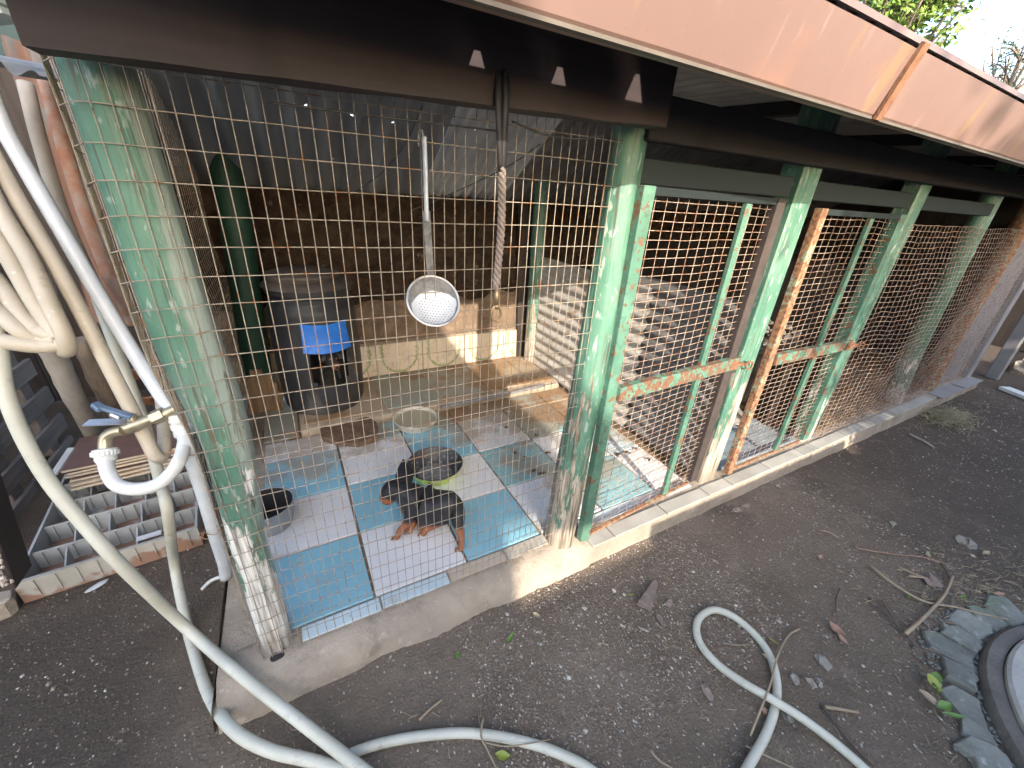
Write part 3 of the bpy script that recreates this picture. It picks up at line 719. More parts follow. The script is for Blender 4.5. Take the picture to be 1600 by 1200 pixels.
# partitions
corr((1.63, 2.55, .10), (0, 0, .86), (0, -1.10, 0), (1, 0, 0), 0, .074, .011, 14).build('partition_sheet', PALE_SHEET, K, smooth='full')
corr((1.665, 1.62, .10), (0, 0, .90), (0, -.64, 0), (1, 0, 0), 0, .074, .011, 10).build('partition_sheet', DARK_SHEET, K, smooth='full')
for i in range(9):
    MB().box((2.70, 1.10 + i * .175, .60), (.02, .168, 1.0 + R.uniform(-.05, .05)), bev=.002).build('partition_board', DARKWOOD, K)
for i in range(5, 10):
    MB().box((-.435, 1.32 + i * .145, .90), (.02, .139, 1.62), bev=.002).build('side_board', DARKWOOD, K)
for i in range(9):
    xx = 3.0 + i * .16; MB().box((xx, 1.42 + .1 * (i % 3), .50 + R.uniform(-.05, .05)), (.11, .018, .85), Matrix.Rotation(R.uniform(-.06, .06), 3, 'Y'), bev=.002).build('stall_board', ORANGEWOOD, K)
MB().box((4.98, .955, .75), (.62, .012, 1.32)).build('end_panel', GREYPANEL, K)
for i in range(8):
    MB().box((5.36 + .012 * (i % 2), 1.06 + i * .21, .9), (.02, .216, 1.65), bev=.002).build('side_board', DARKWOOD, K)

# wire mesh ---------------------------------------------------------------
PX, PZ = .0247, .0515
RW = .00112
def mesh_front():
    mb = MB()
    zl, zh = .085, 1.66
    def path(s_, z):          # s runs leftwards from the second post, round the corner post and back along the side
        cx_, r = sm(max(.1, min(1.6, z)))
        xr = cx_ + r * .6; yf = .926
        s1 = .885 - xr
        wob = .003 * mnoise.noise(V((s_ * 3, z * 3, 0))) + .0015 * mnoise.noise(V((s_ * 11, z * 11, 4)))
        bulge = -.010 * math.exp(-((z - .3) / .25) ** 2) * math.sin(max(0, min(1, s_ / 1.0)) * PI)
        if s_ < s1: return V((.885 - s_ + .4 * wob, yf + wob + bulge, z + wob * .6))
        arc = s_ - s1; rad = r + .006; yc = .965
        # straight over the front of the post then round its left side
        fl = 2 * r * .6
        if arc < fl: return V((xr - arc, min(yf, yc - rad * .93) + wob * .5, z + wob * .4))
        arc -= fl; xl = xr - fl; yq = min(yf, yc - rad * .93)
        rc = r * .55; ql = rc * PI / 2
        if arc < ql:
            t = arc / rc; return V((xl - rc * math.sin(t), yq + rc * (1 - math.cos(t)), z + wob * .4 - .012 * arc / ql))
        arc -= ql
        return V((xl - rc - .06 * min(1, arc / .25), yq + rc + arc, z - .012))
    tot = 2.9
    nh = int((zh - zl) / PZ)
    for j in range(nh + 1):
        z = zl + .012 + j * PZ
        s_end = tot
        pts = []; s_ = 0
        while s_ < s_end:
            pts.append(path(s_, z)); s_ += .022 if s_ < 1.5 else .12
        mb.tube(pts, RW, 5, cap=False)
    nv = int(tot / PX)
    for i in range(nv):
        s_ = .012 + i * PX
        if s_ > 1.5 and i % 2: continue
        pts = []
        z = zl - .006
        st = .0258
        while z < zh: 
            p = path(s_, z); pts.append(p + V((0, -RW * 1.4, 0))); z += st
        mb.tube(pts, RW * .95, 5, cap=False)
    return mb
mesh_front().build('wire_mesh', WIRE, K, smooth='full')
def mesh_plane(xa, xb, z0, z1, px, pz_, yfn, r=RW, mb=None, sag=.004, seedo=0, step=.04):
    mb = mb or MB()
    def pt(x, z):
        w = sag * mnoise.noise(V((x * 3 + seedo, z * 3, 1))) + sag * .4 * mnoise.noise(V((x * 12, z * 12, seedo)))
        return V((x + w, yfn(x, z) + w, z + w))
    n = int((xb - xa) / px)
    for i in range(n + 1):
        x = xa + (xb - xa) * i / n
        mb.tube([pt(x, z0 + (z1 - z0) * k / 30) for k in range(31)], r, 5, cap=False)
    n2 = int((z1 - z0) / pz_)
    for j in range(n2 + 1):
        z = z0 + (z1 - z0) * j / n2; q = max(6, int((xb - xa) / step))
        mb.tube([pt(xa + (xb - xa) * k / q, z) + V((0, -r * 1.5, 0)) for k in range(q + 1)], r, 5, cap=False)
    return mb
# doors ---------------------------------------------------------------------
def door(xa, xb, y0, slope, z0, z1, zr, bar_x, stile_m, rstile_m, rail_m, bar_m, tilt=0.0, sag=.004):
    Y = lambda x, z=0: y0 + slope * (x - xa)
    b_ = MB(); b_.bar((xa + .022 + tilt, Y(xa), z0), (xa + .022, Y(xa), z1), .030, .044, up=V((1, 0, 0)), bev=.002)
    D = b_.build('door', stile_m, K)           # hinge stile carries the rest
    MB().bar((xb - .028, Y(xb), z0 + .02), (xb - .028, Y(xb), z1), .030, .05, up=V((1, 0, 0)), bev=.002).build('stile', rstile_m, D)
    MB().bar((xa + .046, Y(xa), z1 - .012), (xb - .055, Y(xb), z1 - .012), .022, .022, bev=.001).build('rail', DARKGREEN, D)
    MB().bar((xa + .046, Y(xa), z0 + .016), (xb - .055, Y(xb), z0 + .010), .016, .012, bev=.001).build('rail', RUSTWOOD, D)
    MB().bar((xa + .046, Y(xa) - .012, zr), (xb + .01, Y(xb) - .012, zr - .014), .030, .052, bev=.002).build('rail', rail_m, D)
    MB().bar((bar_x, Y(bar_x) - .004, z0 + .03), (bar_x + .012, Y(bar_x) - .004, z1 - .025), .016, .030, up=V((1, 0, 0)), bev=.001).build('bar', bar_m, D)
    mesh_plane(xa + .03, xb - .03, z0 + .01, z1 - .01, .0505, .0262, lambda x, z: Y(x) + .010, .00115, sag=sag, seedo=xa).build('door_mesh', WIRE_P, D, smooth='full')
    return D, Y
D1, Y1 = door(.866, 1.635, .885, .075, .100, 1.392, .765, 1.385, G_FRAME, simple('black_brown_stile', [(.03, .022, .02), (.055, .04, .035)], 20, .8), G_RUST, G_FRAME)
D2, Y2 = door(1.815, 2.575, .905, .012, .115, 1.37, .748, 2.245, RUSTWOOD, G_FRAME, G_RUST, G_FRAME, sag=.008)
def latch(D, x, y, z):
    b_ = MB(); b_.bar((x - .07, y - .032, z), (x + .065, y - .034, z - .006), .006, .014); 
    b_.tube(spline([(x + .02, y - .04, z - .004), (x + .03, y - .05, z + .012), (x + .05, y - .052, z + .006), (x + .055, y - .05, z - .02), (x + .035, y - .048, z - .025), (x + .024, y - .042, z - .01)], 4), .0035, 6)
    b_.box((x - .05, y - .031, z - .004), (.07, .004, .04))
    b_.build('latch', ORANGE_RUST, D)
latch(D1, 1.645, Y1(1.64), .752); latch(D2, 2.59, Y2(2.58), .735)
# mesh of the farther bays, bulging outwards
mb = mesh_plane(2.70, 4.52, .10, 1.33, .050, .0275, lambda x, z: .918 - .05 * math.sin(max(0, min(1, (x - 2.7) / 1.82)) * PI) * math.sin(max(0, min(1, (z - .1) / 1.2)) * PI), .0014, sag=.014, seedo=5)
mb.build('wire_mesh', WIRE_P, K, smooth='full')
mb = mesh_plane(4.52, 5.28, .10, 1.33, .050, .0275, lambda x, z: .925, .0014, sag=.01, seedo=9); mb.build('wire_mesh', WIRE_P, K, smooth='full')
# loose wires slung under the roof
for pts in ([at_y(640, 330, 1.6), at_y(700, 305, 1.5), at_y(790, 262, 1.4), at_y(845, 225, 1.3)], [at_y(800, 190, .87), at_y(850, 210, .87), at_y(900, 217, .87), at_y(942, 212, .87)], [at_y(545, 305, 1.7), at_y(590, 275, 1.6), at_y(630, 230, 1.5), at_y(660, 165, 1.4)], [at_y(420, 160, .9), at_y(560, 178, .9), at_y(700, 195, .9), at_y(780, 205, .9)]):
    MB().tube(spline(pts, 6), .0022, 6).build('slack_wire', simple('slack_cable', [(.02, .02, .022), (.05, .05, .055)], 30, .6) if 'slack_cable' not in bpy.data.materials else bpy.data.materials['slack_cable'], K, smooth='full')

# ------------------------------------------------------------------ things in and on the kennel
def to_pts(px, fn, *a): return [fn(u, v, *a) for u, v in px]
# straining ladle hung on the mesh
c = at_y(677.5, 470, .895); rim_n = (EYE - c).normalized() * .80 + V((.18, 0, .30)); rim_n.normalize()
LAD = thing('skimmer', 'perforated aluminium skimmer ladle hooked on the front wire mesh', 'skimmer', c)
Rb = .0605
prof = [(Rb + .002, .001), (Rb, -.001), (Rb * .90, -.010), (Rb * .70, -.019), (Rb * .45, -.0245), (.0006, -.026)]
b = MB(); b.lathe(prof, c, 40, rim_n); b.lathe([(r, h - .0014) for r, h in reversed(prof)], c, 40, rim_n)
b.build('bowl', ALU_DARK, LAD, smooth='full')
b = MB(); b.lathe([(Rb + .0025 * math.cos(t), .0025 * math.sin(t)) for t in [i * PI / 4 for i in range(9)]], c, 48, rim_n); b.build('rim', ALU, LAD, smooth='full')
q = rim_n.to_track_quat('Z', 'Y').to_matrix()
e1 = (right - rim_n * right.dot(rim_n)).normalized(); e2 = rim_n.cross(e1)
if e2.z < 0: e2 = -e2
pc = c + e1 * .008 - e2 * .020
def inbowl(x, y, lift):
    r = math.hypot(x, y); t = 0
    for (r0, h0), (r1, h1) in zip(prof, prof[1:]):
        if r1 <= r <= r0: t = h0 + (h1 - h0) * (r0 - r) / (r0 - r1); break
    else: t = 0 if r > Rb else -.026
    return c + e1 * x + e2 * y + rim_n * (t + lift)
b = MB(); nth = 36
def pale(u, v):
    a = 2 * PI * v; rr = .057 * u * (1 + .05 * mnoise.noise(V((math.cos(a) * 4, math.sin(a) * 4, 2))))
    x, y = .009 + rr * math.cos(a), -.018 + rr * math.sin(a) * .90
    k = math.hypot(x, y)
    if k > Rb * .93: x, y = x * Rb * .93 / k, y * Rb * .93 / k
    return inbowl(x, y, .0009)
b.grid(pale, 8, nth); b.build('sky_sheen_patch', ALU_PALE, LAD, smooth='full')  # sky reflection painted as a pale patch inside the bowl
b = MB()
for i in range(-5, 6):
    for j in range(-5, 6):
        x, y = .009 + i * .0075 + (j % 2) * .00375, -.0165 + j * .0068
        if math.hypot(x - .009, y + .0165) < .041 and math.hypot(x, y) < Rb * .88:
            p = inbowl(x, y, .0016); b.add([p + (e1 * math.cos(t) + e2 * math.sin(t)) * .0012 for t in [k * PI / 3 for k in range(6)]], [tuple(range(6))])
b.build('perforation', HOLE, LAD)
hb = inbowl(-.008, Rb - .001, .0); hm = at_y(668, 372, .893); ht = at_y(663, 216, .893)
b = MB(); b.bar(hb + V((0, .002, 0)), at_y(666, 330, .893), .0085 * 2, .0035, up=V((0, 1, 0)), bev=.001); b.build('shank', ALU_DARK, LAD)
b = MB(); b.tube(spline([at_y(666.5, 345, .8925), at_y(665, 280, .8925), at_y(663, 222, .8925), ht], 4), [.0078] * 9 + [.0077, .0074, .0068, .004], 12, flat=.55); b.build('handle', ALU_PALE, LAD, smooth='full')
b = MB(); b.tube(spline([ht + V((0, .004, -.008)), ht + V((0, .012, .014)), ht + V((0, .034, .012)), ht + V((0, .040, -.012))], 5), .002, 6); b.build('hook', ALU, LAD, smooth='full')

# dog lead: black strap over the beam, dusty twisted cord below, snap hook
LD = thing('dog_lead', 'twisted dog lead with snap hook hanging from a black strap on the beam', 'dog lead', at_y(785, 265, .79))
b = MB()
for du in (-7, 5):
    b.tube(spline([at_y(786 + du * .8, 113, .797), at_y(786 + du, 150, .788), at_y(785 + du * .7, 200, .788), at_y(785 + du * .25, 268, .80)], 5), .0036, 6, flat=2.0)
b.build('strap', LEATHER, LD, smooth='full')
b = MB(); b.tube(spline([at_y(788, 108, .80), at_y(792, 112, .785), at_y(788, 120, .79)], 4), .003, 6); b.build('nail', LEATHER, LD)
A0, A1 = at_y(784, 262, .80), at_y(776, 452, .83)
b = MB()
for k in range(3):
    pts = []
    for i in range(91):
        t = i / 90; p = A0.lerp(A1, t) + right * (.004 * math.sin(t * PI * 1.2))
        w = t * 2 * PI * 6.3 + k * 2 * PI / 3
        rad = .0042 * (1.0 if t < .93 else 1 - (t - .93) * 6)
        pts.append(p + right * math.cos(w) * rad + V((0, 1, 0)) * math.sin(w) * rad)
    b.tube(pts, .0045, 7)
b.build('cord', CORD, LD, smooth='full')
b = MB(); p1, p2 = at_y(776, 452, .83), at_y(776, 476, .83)
b.tube([p1, p1.lerp(p2, .5), p2], [.005, .0065, .004], 10)
ring = [at_y(775 + 7.5 * math.cos(t), 490 + 12 * math.sin(t), .83) for t in [k * PI / 9 for k in range(18)]]
b.tube(ring, .0025, 6, close=True); b.tube([p2, at_y(776, 483, .83)], .004, 8)
b.build('snap_hook', simple('tarnished_brass', [(.25, .17, .09), (.40, .29, .17)], 60, .4, .7), LD, smooth='full')

# barrel kennel with a blue flap over its doorway
bc = V((.09, 2.43, .14)); br = .222; bh = .79
BAR = thing('barrel_kennel', 'black plastic barrel kennel with a blue flap over its doorway', 'dog kennel barrel', bc)
adoor = math.atan2(-1, .16); ns = 72
bprof = [(.10, .004), (.200, .0), (br * .97, .03), (br, .09), (br * 1.02, .22), (br * 1.02, .38), (br, .53), (br * .98, .60), (br * .90, .635), (br * .90, .665), (br * .96, .68), (br * .96, .71)]
def fine(pr, k=4):
    o = []
    for (r0, h0), (r1, h1) in zip(pr, pr[1:]):
        for i in range(k): o.append((r0 + (r1 - r0) * i / k, h0 + (h1 - h0) * i / k))
    return o + [pr[-1]]
fp = fine(bprof)
dz0, dz1, dw = .175, .42, .098
def indoor(i, k):
    h = (fp[i][1] + fp[i + 1][1]) / 2; a = 2 * PI * (k + .5) / ns
    d = (a - adoor + PI) % (2 * PI) - PI
    return dz0 < h < dz1 and abs(d) * br < dw * (1 if h > dz0 + .03 else .85)
b = MB(); b.lathe(fp, bc, ns, skip=indoor); b.lathe([(r - .006, h) for r, h in reversed(fp)], bc, ns, skip=lambda i, k: indoor(len(fp) - 2 - i, k))
b.build('shell', BLACKPLASTIC, BAR, smooth='full')
b = MB(); b.lathe([(.0, .745), (br * .8, .74), (br * .99, .722), (br * 1.02, .71), (br * .97, .704), (.02, .704)], bc, 48); b.lathe([(.0, .79), (br * .55, .785), (br * .74, .77), (br * .76, .76), (br * .70, .735), (0, .73)], bc + V((-.02, .0, 0)), 40, x=1.1)
b.build('lid', LID, BAR, smooth=40)
b = MB()
def flapv(u, v):
    a = adoor + (u - .5) * .98; h = .555 - v * .150 - .012 * math.sin(u * 3)
    rad = br * 1.03 + .008 + .02 * v * v + .004 * mnoise.noise(V((u * 6, v * 5, 0)))
    return bc + V((rad * math.cos(a), rad * math.sin(a), h))
b.grid(flapv, 14, 6); b.grid(lambda u, v: flapv(u, v) + (flapv(u, v) - bc - V((0, 0, flapv(u, v).z - bc.z))).normalized() * -.002, 14, 6, flip=True)
b.build('flap', FLAP, BAR, smooth='full')

# bowls and bucket
def open_vessel(name, label, cat, c, rb_, rt, h, mo, mi_, thick=.004, roll=.003, mr=None):
    T_ = thing(name, label, cat, c)
    b = MB(); b.lathe([(.001, .001), (rb_ * .96, .0), (rb_, .004), (rb_ + (rt - rb_) * .55, h * .5), (rt, h)], c, 48); b.build('body', mo, T_, smooth=50)
    b = MB(); b.lathe([(rt - thick, h - .001), (rb_ + (rt - rb_) * .55 - thick, h * .5), (rb_ - thick, thick + .004), (rb_ * .8, thick), (.001, thick)], c, 48); b.build('lining', mi_, T_, smooth=50)
    b = MB(); b.lathe([(rt - thick / 2 + roll * math.cos(t), h + roll * math.sin(t)) for t in [i * PI / 4 for i in range(9)]], c, 48); b.build('rim', mr or mo, T_, smooth='full')
    return T_
ENAMEL = simple('stained_pale_bowl', [(.40, .37, .31), (.58, .56, .50)], 18, .4)
wb = at_z(650, 663, .0945)
WB = open_vessel('water_bowl', 'shallow aluminium water bowl on stained tiles before the ledge', 'bowl', wb, .105, .126, .050, ENAMEL, ENAMEL)
b = MB(); b.lathe([(.001, .034), (.115, .034)], wb, 40); b.build('water', WATER, WB)
pb = at_z(686, 752, .0945) + V((0, .055, 0))
PAN = open_vessel('pan_bowl', 'worn black non-stick pan with lime-green outside used as a food bowl', 'bowl', pb, .092, .132, .070, LIME, NONSTICK, mr=NONSTICK)
b = MB(); b.lathe([(.084, .006), (.074, .0095), (.001, .0098)], pb, 40); b.build('worn_base', simple('scoured_grey_base', [(.10, .10, .098), (.34, .33, .31)], 55, .7), PAN, smooth='full')
bk = at_z(440, 830, .0945) + V((-.035, .06, 0))
open_vessel('bucket', 'pale grey pot with black inside standing behind the corner post', 'bucket', bk, .078, .098, .105, PALEGREY, BLACKIN)
# dark slab lying against the ledge
sp = [at_z(u, v, .0945) for u, v in ((505, 690), (497, 652), (528, 640), (566, 652), (590, 668), (590, 690), (560, 699), (530, 697))]
b = MB(); b.prism([(p.x, p.y, .0945) for p in sp], (0, 0, .032), .008, .14)
tag(b.build('wood_slab', SLABWOOD), 'dark brown rough slab lying on the tiles before the ledge', 'slab')
# droppings and dry leaves on the tiles
k = 0
for (u, v, lb) in ((818, 717, 'dark dropping on the teal tile, left of a close pair'), (833, 737, 'dark crumbly dropping on the teal tile, right below a close pair'), (848, 742, 'dark dropping beside the second post, lowest on the teal tile'), (803, 709, 'tiny dark dropping at the upper left of the teal tile'), (792, 669, 'tiny dark dropping on the dirty white tile joint'), (836, 681, 'dark dropping on the dirty tile below the brown leaf'), (856, 709, 'dark dropping close to the second post, upper right of the teal tile'), (965, 710, 'dark dropping on the tile joint seen through the door mesh'), (980, 708, 'small dropping right of another, seen through the door mesh')):
    c = at_z(u, v, .0945); b = MB()
    for i in range(3): b.blob(c + V((R.uniform(-.012, .012), R.uniform(-.012, .012), .005)), (R.uniform(.006, .013), R.uniform(.005, .008), .006), 1, .4, k * 3 + i)
    tag(b.build('dropping', DUNG, smooth='full'), lb, 'dropping', 'dark droppings on the kennel floor'); k += 1
for (u, v, a, mm, lb) in ((862, 657, .3, LEAF_DRY, 'curled brown leaf on the tiles beside the second post'), (992, 702, 1.1, LEAF_DRY, 'dry brown leaf on the tile joint seen through the door mesh'), (505, 655, .2, LEAF_STRAW, 'small straw leaf by the dark slab'), (1013, 719, .8, TWIG_DARK, 'dark crumpled leaf on the white tile behind the door')):
    c = at_z(u, v, .0965); b = MB()
    b.grid(lambda s_, t: c + V(((s_ - .5) * .05 * math.cos(a) - (t - .5) * .022 * math.sin(s_ * PI) * math.sin(a), (s_ - .5) * .05 * math.sin(a) + (t - .5) * .022 * math.sin(s_ * PI) * math.cos(a), .003 + .008 * abs(t - .5) + .006 * math.sin(s_ * 5))), 6, 4)
    tag(b.build('leaf', mm, smooth='full'), lb, 'leaf')

# ------------------------------------------------------------------ puppies
def skin(name, verts, edges, root, parent, mat_, sub=2):
    me = bpy.data.meshes.new(name); org = LOC[parent.name]
    me.from_pydata([tuple(V(p) - org) for p, r in verts], edges, []); me.materials.append(mat_)
    o = bpy.data.objects.new(name, me); COL.objects.link(o); o.parent = parent; LOC[o.name] = org
    md = o.modifiers.new('skin', 'SKIN'); md.use_smooth_shade = True
    for i, (p, r) in enumerate(verts):
        rr = r if isinstance(r, tuple) else (r, r)
        me.skin_vertices[0].data[i].radius = rr; me.skin_vertices[0].data[i].use_root = (i == root)
    ss = o.modifiers.new('subdivision', 'SUBSURF'); ss.levels = sub; ss.render_levels = sub
    return o
def coat(name, tan_fn):
    s = Mat(name, .55, spec=.35)
    s.base([(.012, .012, .014), (.028, .028, .031)], s.noise(30, detail=4))
    s.over((.036, .038, .043), s.smooth(s.noise(7, detail=2, off=3), .5, .7), .8)
    tan_fn(s); s.bump(s.noise(420, (1, 1, .35), detail=3), .35, .002); return s.end()
def dist_to(s, p):
    n = ND(s.nt, 'ShaderNodeVectorMath', operation='DISTANCE'); s.L(s.co, n.inputs[0]); n.inputs[1].default_value = tuple(p); return n.outputs['Value']
TAN = (.26, .095, .04)
zf = .0945
FL, FR, HL, HR = at_z(622, 843, zf), at_z(641, 834, zf), at_z(721, 861, zf), at_z(663, 837, zf)
shL = at_z(646, 800, .20); hipL = at_z(714, 792, .215)
chest = at_z(649, 789, .215); belly = at_z(680, 796, .208); rump = at_z(706, 790, .226); neck = at_z(631, 768, .262); head = at_z(611, 763, .266); muz = at_z(604, 780, .238); nose = at_z(598, 788, .226)
def pup_coat(s):
    z = s.sep(2); n_ = s.math('MULTIPLY_ADD', s.noise(26), .03, -.015)
    leg = s.smooth(s.math('ADD', z, n_), .158, .178, inv=True); s.over(TAN, leg)
    s.over(TAN, s.smooth(s.math('ADD', dist_to(s, at_z(603, 789, .222)), n_), .028, .040, inv=True))
    s.over((.20, .12, .10), s.smooth(dist_to(s, at_z(676, 815, .16)), .010, .020, inv=True), .7)
    s.over((.015, .012, .012), s.smooth(dist_to(s, nose), .008, .012, inv=True))
PUPCOAT = coat('black_and_tan_coat', pup_coat)
PUP = thing('puppy', 'small black and tan puppy walking across the tiles past the pan bowl', 'puppy', ((FL.x + HL.x) / 2, (FL.y + HL.y) / 2, zf))
up = V((0, 0, 1))
def mid(a, b_, t, off=V()): return a.lerp(b_, t) + off
dirv = (chest - rump); dirv.z = 0; dirv.normalize(); side = V((-dirv.y, dirv.x, 0))
if side.y > 0: side = -side          # towards the viewer
dirv = (chest - rump); dirv.z = 0; dirv.normalize(); side = V((-dirv.y, dirv.x, 0))
if side.y > 0: side = -side
stf = (FL - FR); stf.z = 0
VV = [(belly, (.071, .070)), (rump, (.062, .063)), (chest, (.064, .066)), (neck, (.046, .048)), (head, (.053, .052)), (muz, (.036, .034)), (nose, (.020, .018)),
      (shL, .028), (mid(shL, FL, .5, up * .004), .0175), (FL + up * .028 + (shL - FL) * .06, .0125), (FL + up * .010, .0130), (FL + dirv * .014 + up * .007, .010),
      (chest + up * -.045 + dirv * .012, .028), (mid(chest + up * -.045, FR, .55), .0175), (FR + up * .026, .0130), (FR + up * .010, .0130), (FR + dirv * .012 + up * .007, .010),
      (hipL, .040), (mid(hipL, HL, .40, side * .004), .025), (mid(hipL, HL, .66, -dirv * .006), .0140), (HL + up * .012, .0130), (HL + dirv * .014 + side * .006 + up * .007, .011),
      (belly - up * .040 - dirv * .02, .036), (mid(belly - up * .04, HR, .5), .019), (HR + up * .030, .0135), (HR + up * .010, .0130), (HR + dirv * .014 + up * .007, .010)]
EE = [(0, 1), (0, 2), (2, 3), (3, 4), (4, 5), (5, 6), (2, 7), (7, 8), (8, 9), (9, 10), (10, 11), (2, 12), (12, 13), (13, 14), (14, 15), (15, 16), (1, 17), (17, 18), (18, 19), (19, 20), (20, 21), (0, 22), (22, 23), (23, 24), (24, 25), (25, 26)]
skin('body', VV, EE, 0, PUP, PUPCOAT, 3)
def ear(parent, a, tip, width, mat_, nrm):
    b = MB(); t = (V(tip) - V(a)); w = t.cross(V(nrm)).normalized() * width; n_ = V(nrm).normalized()
    def f(u, v): 
        s_ = (min(1, .55 + u * 1.4)) * max(.06, 1 - u ** 2.2)
        return V(a) + t * u + w * (v - .5) * s_ * 1.3 + n_ * (.008 * math.sin(u * PI) - .006 * (2 * v - 1) ** 2)
    b.grid(f, 8, 6); b.grid(lambda u, v: f(u, v) - n_ * .004, 8, 6, flip=True)
    return b.build('ear', mat_, parent, smooth='full')
EAR = simple('soft_black_ear', [(.014, .013, .015), (.026, .025, .028)], 30, .6)
toeye = (EYE - head).normalized()
ear(PUP, at_z(618, 748, .285), at_z(631, 778, .26), .052, EAR, (EYE - head).normalized() + V((.2, 0, 0)))
ear(PUP, at_z(633, 760, .275), at_z(630, 717, .295), .062, EAR, toeye)
b = MB(); ed = (muz - head).normalized()
for sd in (1, -1):
    e_ = head + ed * .036 + up * .026 + side * .030 * sd; b.blob(e_, (.006, .006, .006), 1, 0)
b.build('eye', simple('glossy_dark_eye', [(.008, .006, .005), (.012, .009, .008)], 5, .08), PUP, smooth='full')
b = MB()
for paw in (FL, FR, HL, HR):
    for k in (-1, 0, 1): b.blob(paw + dirv * .021 + side * k * .0062 + up * .0055, (.0055, .0055, .005), 1, 0)
b.build('toe', simple('tan_toes', [(.20, .07, .03), (.30, .12, .05)], 60, .6), PUP, smooth='full')
# second puppy looking out of the barrel
hp_ = bc + V((.055, -.150, .315)); fd = V((.16, -1, -.28)).normalized()
def pup2(s):
    n_ = s.math('MULTIPLY_ADD', s.noise(40), .02, -.01)
    s.over(TAN, s.smooth(s.math('ADD', dist_to(s, hp_ + fd * .052 - up * .012), n_), .022, .032, inv=True))
    for sd in (-1, 1): s.over(TAN, s.smooth(dist_to(s, hp_ + fd * .036 + up * .030 + V((sd * .016, 0, 0))), .006, .009, inv=True))
    s.over((.015, .012, .012), s.smooth(dist_to(s, hp_ + fd * .085), .010, .014, inv=True))
    s.over(TAN, s.smooth(s.sep(2), bc.z + .10, bc.z + .125, inv=True))
P2 = thing('puppy', 'black and tan puppy peering out of the barrel doorway', 'puppy', (hp_.x, hp_.y + .1, bc.z + .03))
b2 = hp_ - fd * .12 - up * .05
VV2 = [(b2, .065), (b2 - fd * .10 - up * .01, .06), (hp_ - fd * .05, .045), (hp_, .048), (hp_ + fd * .05 - up * .008, .026), (hp_ + fd * .08 - up * .002, .014),
       (b2 + V((-.04, -.03, -.05)), .024), (b2 + V((-.05, -.06, -.115)), .015), (b2 + V((-.05, -.085, -.125)), .012), (b2 + V((.04, -.03, -.05)), .024), (b2 + V((.05, -.05, -.115)), .015), (b2 + V((.05, -.075, -.125)), .012)]
skin('body', VV2, [(0, 1), (0, 2), (2, 3), (3, 4), (4, 5), (0, 6), (6, 7), (7, 8), (0, 9), (9, 10), (10, 11)], 0, P2, coat('young_black_and_tan_coat', pup2), 2)
for sd in (-1, 1): ear(P2, hp_ + V((sd * .030, 0, .036)), hp_ + V((sd * .066, -.012, -.012)), .036, EAR, V((sd * .3, -1, .1)))
b = MB()
for sd in (-1, 1): b.blob(hp_ + fd * .040 + V((sd * .020, 0, .018)), (.006, .006, .006), 1, 0)
b.build('eye', bpy.data.materials['glossy_dark_eye'], P2, smooth='full')

# ------------------------------------------------------------------ second stall: shelf with rubble and planks
SH = thing('wooden_shelf', 'low wooden shelf behind the second door, covered with rubble', 'shelf', (2.2, 1.35, .09))
MB().box((2.2, 1.36, .665), (.84, .50, .02)).build('board', DARKWOOD, SH)
for sx in (-.38, .38): MB().box((2.2 + sx, 1.14, .37), (.03, .03, .56)).build('leg', DARKWOOD, SH); MB().box((2.2 + sx, 1.58, .37), (.03, .03, .56)).build('leg', DARKWOOD, SH)
b = MB()
for i in range(150):
    b.blob((R.uniform(1.82, 2.58), R.uniform(1.13, 1.55), .685 + R.random() ** 2 * .07), (R.uniform(.012, .035), R.uniform(.012, .03), R.uniform(.008, .02)), 1, .5, i)
struct(b.build('rubble', [RUBBLE]), 'stuff')
for i, (x, y, dx, dy, lb) in enumerate(((2.0, 1.35, .30, .22, 'pale broken plank on the floor of the second stall, nearest the post'), (2.2, 1.50, .25, -.30, 'pale broken plank lying across another in the second stall'), (2.35, 1.25, .18, .22, 'short pale plank end near the third post'))):
    b = MB(); b.bar((x - dx / 2, y - dy / 2, .115 + .03 * i), (x + dx / 2, y + dy / 2, .13 + .05 * i), .07, .016, jit=.004); tag(b.build('plank', STUMPWOOD), lb, 'plank')
b = MB()
for i in range(60): b.blob((R.uniform(1.85, 2.5), 1.15 + R.random() * .9, .098 + .05 * R.random() ** 3), (R.uniform(.010, .035), R.uniform(.01, .03), R.uniform(.008, .02)), 1, .5, i + 300)
struct(b.build('debris', [RUBBLE]), 'stuff')

# ------------------------------------------------------------------ pipe, tap and hoses at the left
PIPE = thing('water_pipe', 'white plastic water pipe leaning along the corner post', 'pipe', at_z(356, 900, .05))
def dpt(l): return [at_d(u, v, d) for u, v, d in l]
up_pts = spline(dpt([(-40, 70, .86), (0, 185, .90), (40, 262, .93), (118, 398, .97), (155, 462, .99), (205, 545, 1.02), (250, 615, 1.03), (278, 655, 1.03)]), 5)
b = MB(); b.tube(up_pts, .0165, 16); b.build('upper_pipe', PVC, PIPE, smooth='full')
lo_pts = spline(dpt([(284, 668, 1.03), (300, 720, 1.07), (318, 775, 1.13), (335, 835, 1.22), (349, 880, 1.32), (352, 902, 1.38)]), 5)
b = MB(); b.tube(lo_pts, .0165, 16); b.build('lower_pipe', PVC, PIPE, smooth='full')
ax = (lo_pts[2] - lo_pts[0]).normalized(); j0 = at_d(280, 652, 1.03)
b = MB(); b.lathe([(.012, -.010), (.022, -.010), (.024, -.004), (.024, .012), (.020, .015), (.020, .020), (.0235, .022), (.0235, .034), (.0195, .037), (.0195, .041), (.022, .043), (.022, .054), (.017, .058)], j0 - ax * .004, 24, ax); b.build('coupling', PVC_OLD, PIPE, smooth=35)
